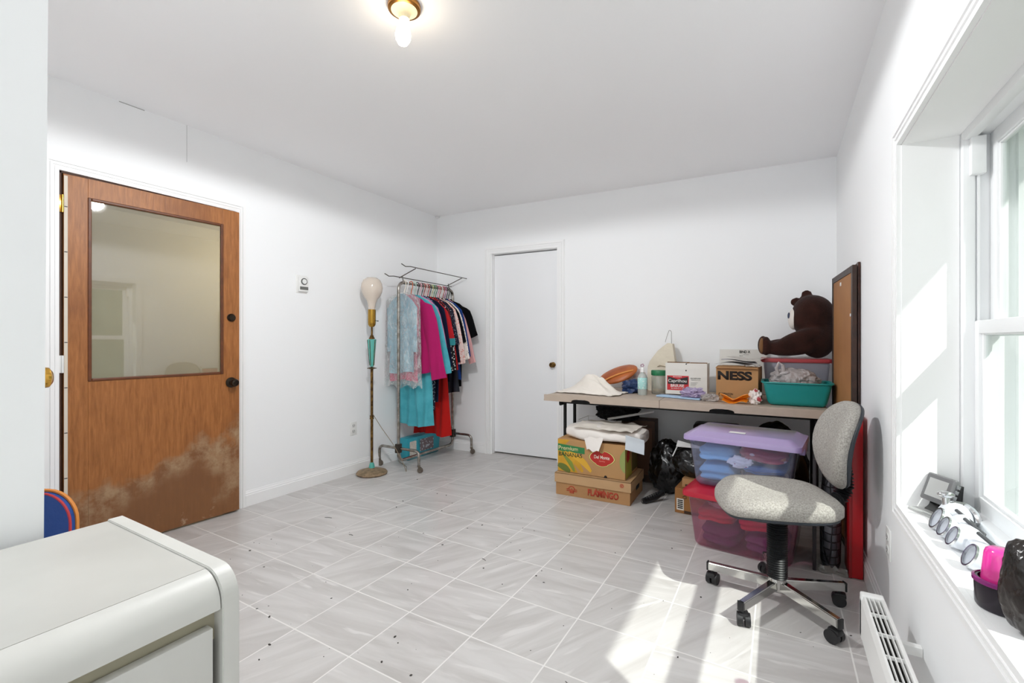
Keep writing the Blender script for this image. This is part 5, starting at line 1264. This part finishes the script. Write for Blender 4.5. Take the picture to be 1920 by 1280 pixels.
# white molded strap-like object with silver loops
bk = thing('ski_boot_buckle', 'white molded plastic strap piece with silver loops lying on the sill', 'buckle strap', (.455, 1.70, SZ), R(0))
WM = mat('gloss_white_plastic', '#dfe3ea', .2); SM = mat('mirror_silver', '#c9c9ca', .12, 1.0)
m = MB()
rings = []
for i in range(25):
    f = i / 24; y = -.235 + .46 * f; w = .020 + .010 * math.sin(f * PI) + (.022 * max(0, (f - .72) / .28)); hh = .030 + .016 * math.sin(f * 13) * .4 + (.012 if f > .7 else 0)
    x0 = .022 - .02 * math.sin(f * 3.1)
    rings.append([(x0 + w * math.cos(a), y, max(0.001, .024 + hh * math.sin(a))) for a in [2 * PI * k / 16 for k in range(16)]])
m.loft(rings); m.build('spine', WM, bk, smooth=70)
for k, (y, r) in enumerate(((-.15, .030), (-.02, .028), (.055, .030), (.125, .034))):
    Mk = Matrix.Translation((-.022, y, .026)) @ Matrix.Rotation(R(-65), 4, 'Y') @ Matrix.Rotation(R(20), 4, 'Z')
    m = MB(); m.lathe([(r * .45, -.012), (r * .9, -.004), (r, .014), (r * .98, .024), (r * .9, .024), (r * .86, .012), (r * .4, -.006)], seg=24, M=Mk)
    cp = m.build('cup', WM, bk)
    m = MB(); m.lathe([(r * .86, .022), (r * 1.0, .022), (r * 1.0, .027), (r * .86, .027)], seg=24, M=Mk); m.build('silver_loop', SM, cp)
for y, zz in ((-.08, .055), (.02, .058), (.09, .06)):
    m = MB(); m.box(-.004, .004, -.03, .03, -.004, .004, .002, M=Matrix.Translation((.01, y, zz)) @ Matrix.Rotation(R(28), 4, 'X') @ Matrix.Rotation(R(30), 4, 'Z')); m.build('clip', mat('dark_clip', '#4a4b4e', .4), bk)
m = MB(); m.tube([(.03 + .035 * math.cos(R(a)), .19 + .03 * math.sin(R(a)) * 1.0, .030 + .032 * math.sin(R(a))) for a in range(-20, 201, 20)], .009, 8); m.ell((.0, .225, .085), (.022, .014, .012)); m.cyl((.0, .215, .04), (.0, .225, .08), .010); m.build('heel_ring', SM, bk)
# pink and black bottle
pb2 = thing('pink_jar', 'translucent pink bottle in a purple black cup on the sill', 'bottle', (.408, 1.355, SZ))
m = MB(); m.lathe([(0, 0.001), (.038, .001), (.041, .006), (.0425, .055), (.041, .062), (.036, .062), (.036, .03), (0, .03)], seg=32); cu_ = m.build('cup', mat('purple_black', '#1d1420', .25), pb2)
m = MB(); m.lathe([(.0435, .054), (.0455, .055), (.0455, .062), (.0405, .064), (.040, .06)], seg=32); m.build('cup_rim', mat('plum_plastic', '#7c1d68', .25), cu_)
m = MB(); m.lathe([(0, .032), (.030, .032), (.032, .06), (.027, .115), (.024, .124), (.018, .128), (0, .128)], seg=28); m.build('bottle_body', clear('pink_translucent', '#ff6ccf', .45, .15, .05, solid='#ff56c4'), pb2)
# dark plastic wrapped bundle at the right edge
o = blob((.424, 1.258, SZ + .092), (.048, .045, .098), .12, 4, 81, 5, floor=SZ + .002, ridge=.25).build('plastic_wrapped_bundle', mat('smoky_black_plastic', '#16120f', .22, c2='#332a28', vscale=9, bump=.8, bscale=14), smooth=60); tag(o, 'dark bundle wrapped in smoky plastic on the sill at right edge', 'bundle')

# ------------------------------------------------------------------ floor crumbs
m = MB(); rnd = random.Random(3)
for k in range(150):
    x = rnd.uniform(-2.6, .25); y = rnd.uniform(.75, 3.0)
    if y > 2.5 and x > -.5: continue
    if x > .2 and y < 2: continue
    s_ = rnd.choice([.0012, .0016, .002, .003, .0045]) ; b = bmesh.new(); bmesh.ops.create_icosphere(b, subdivisions=1, radius=1)
    b.transform(Matrix.Translation((x, y, s_ * .3)) @ Matrix.Rotation(rnd.uniform(0, 6), 4, 'Z') @ Matrix.Diagonal((s_ * rnd.uniform(1, 2.2), s_, s_ * .45, 1))); m.merge(b)
for x, y, a, l in ((-2.55, 1.95, 20, .05), (-2.2, 1.85, 5, .03), (-.62, 1.42, -40, .03), (-1.35, 2.0, -20, .03)):
    m.tube([(x, y, .002), (x + l / 2 * math.cos(R(a)), y + l / 2 * math.sin(R(a)) + .003, .003), (x + l * math.cos(R(a)), y + l * math.sin(R(a)), .002)], .0012, 5)
o = m.build('floor_crumbs', mat('dark_crumbs', '#3b3733', .9)); tag(o, 'tiny dark crumbs and twigs scattered over the tiled floor', 'crumbs', kind='stuff')
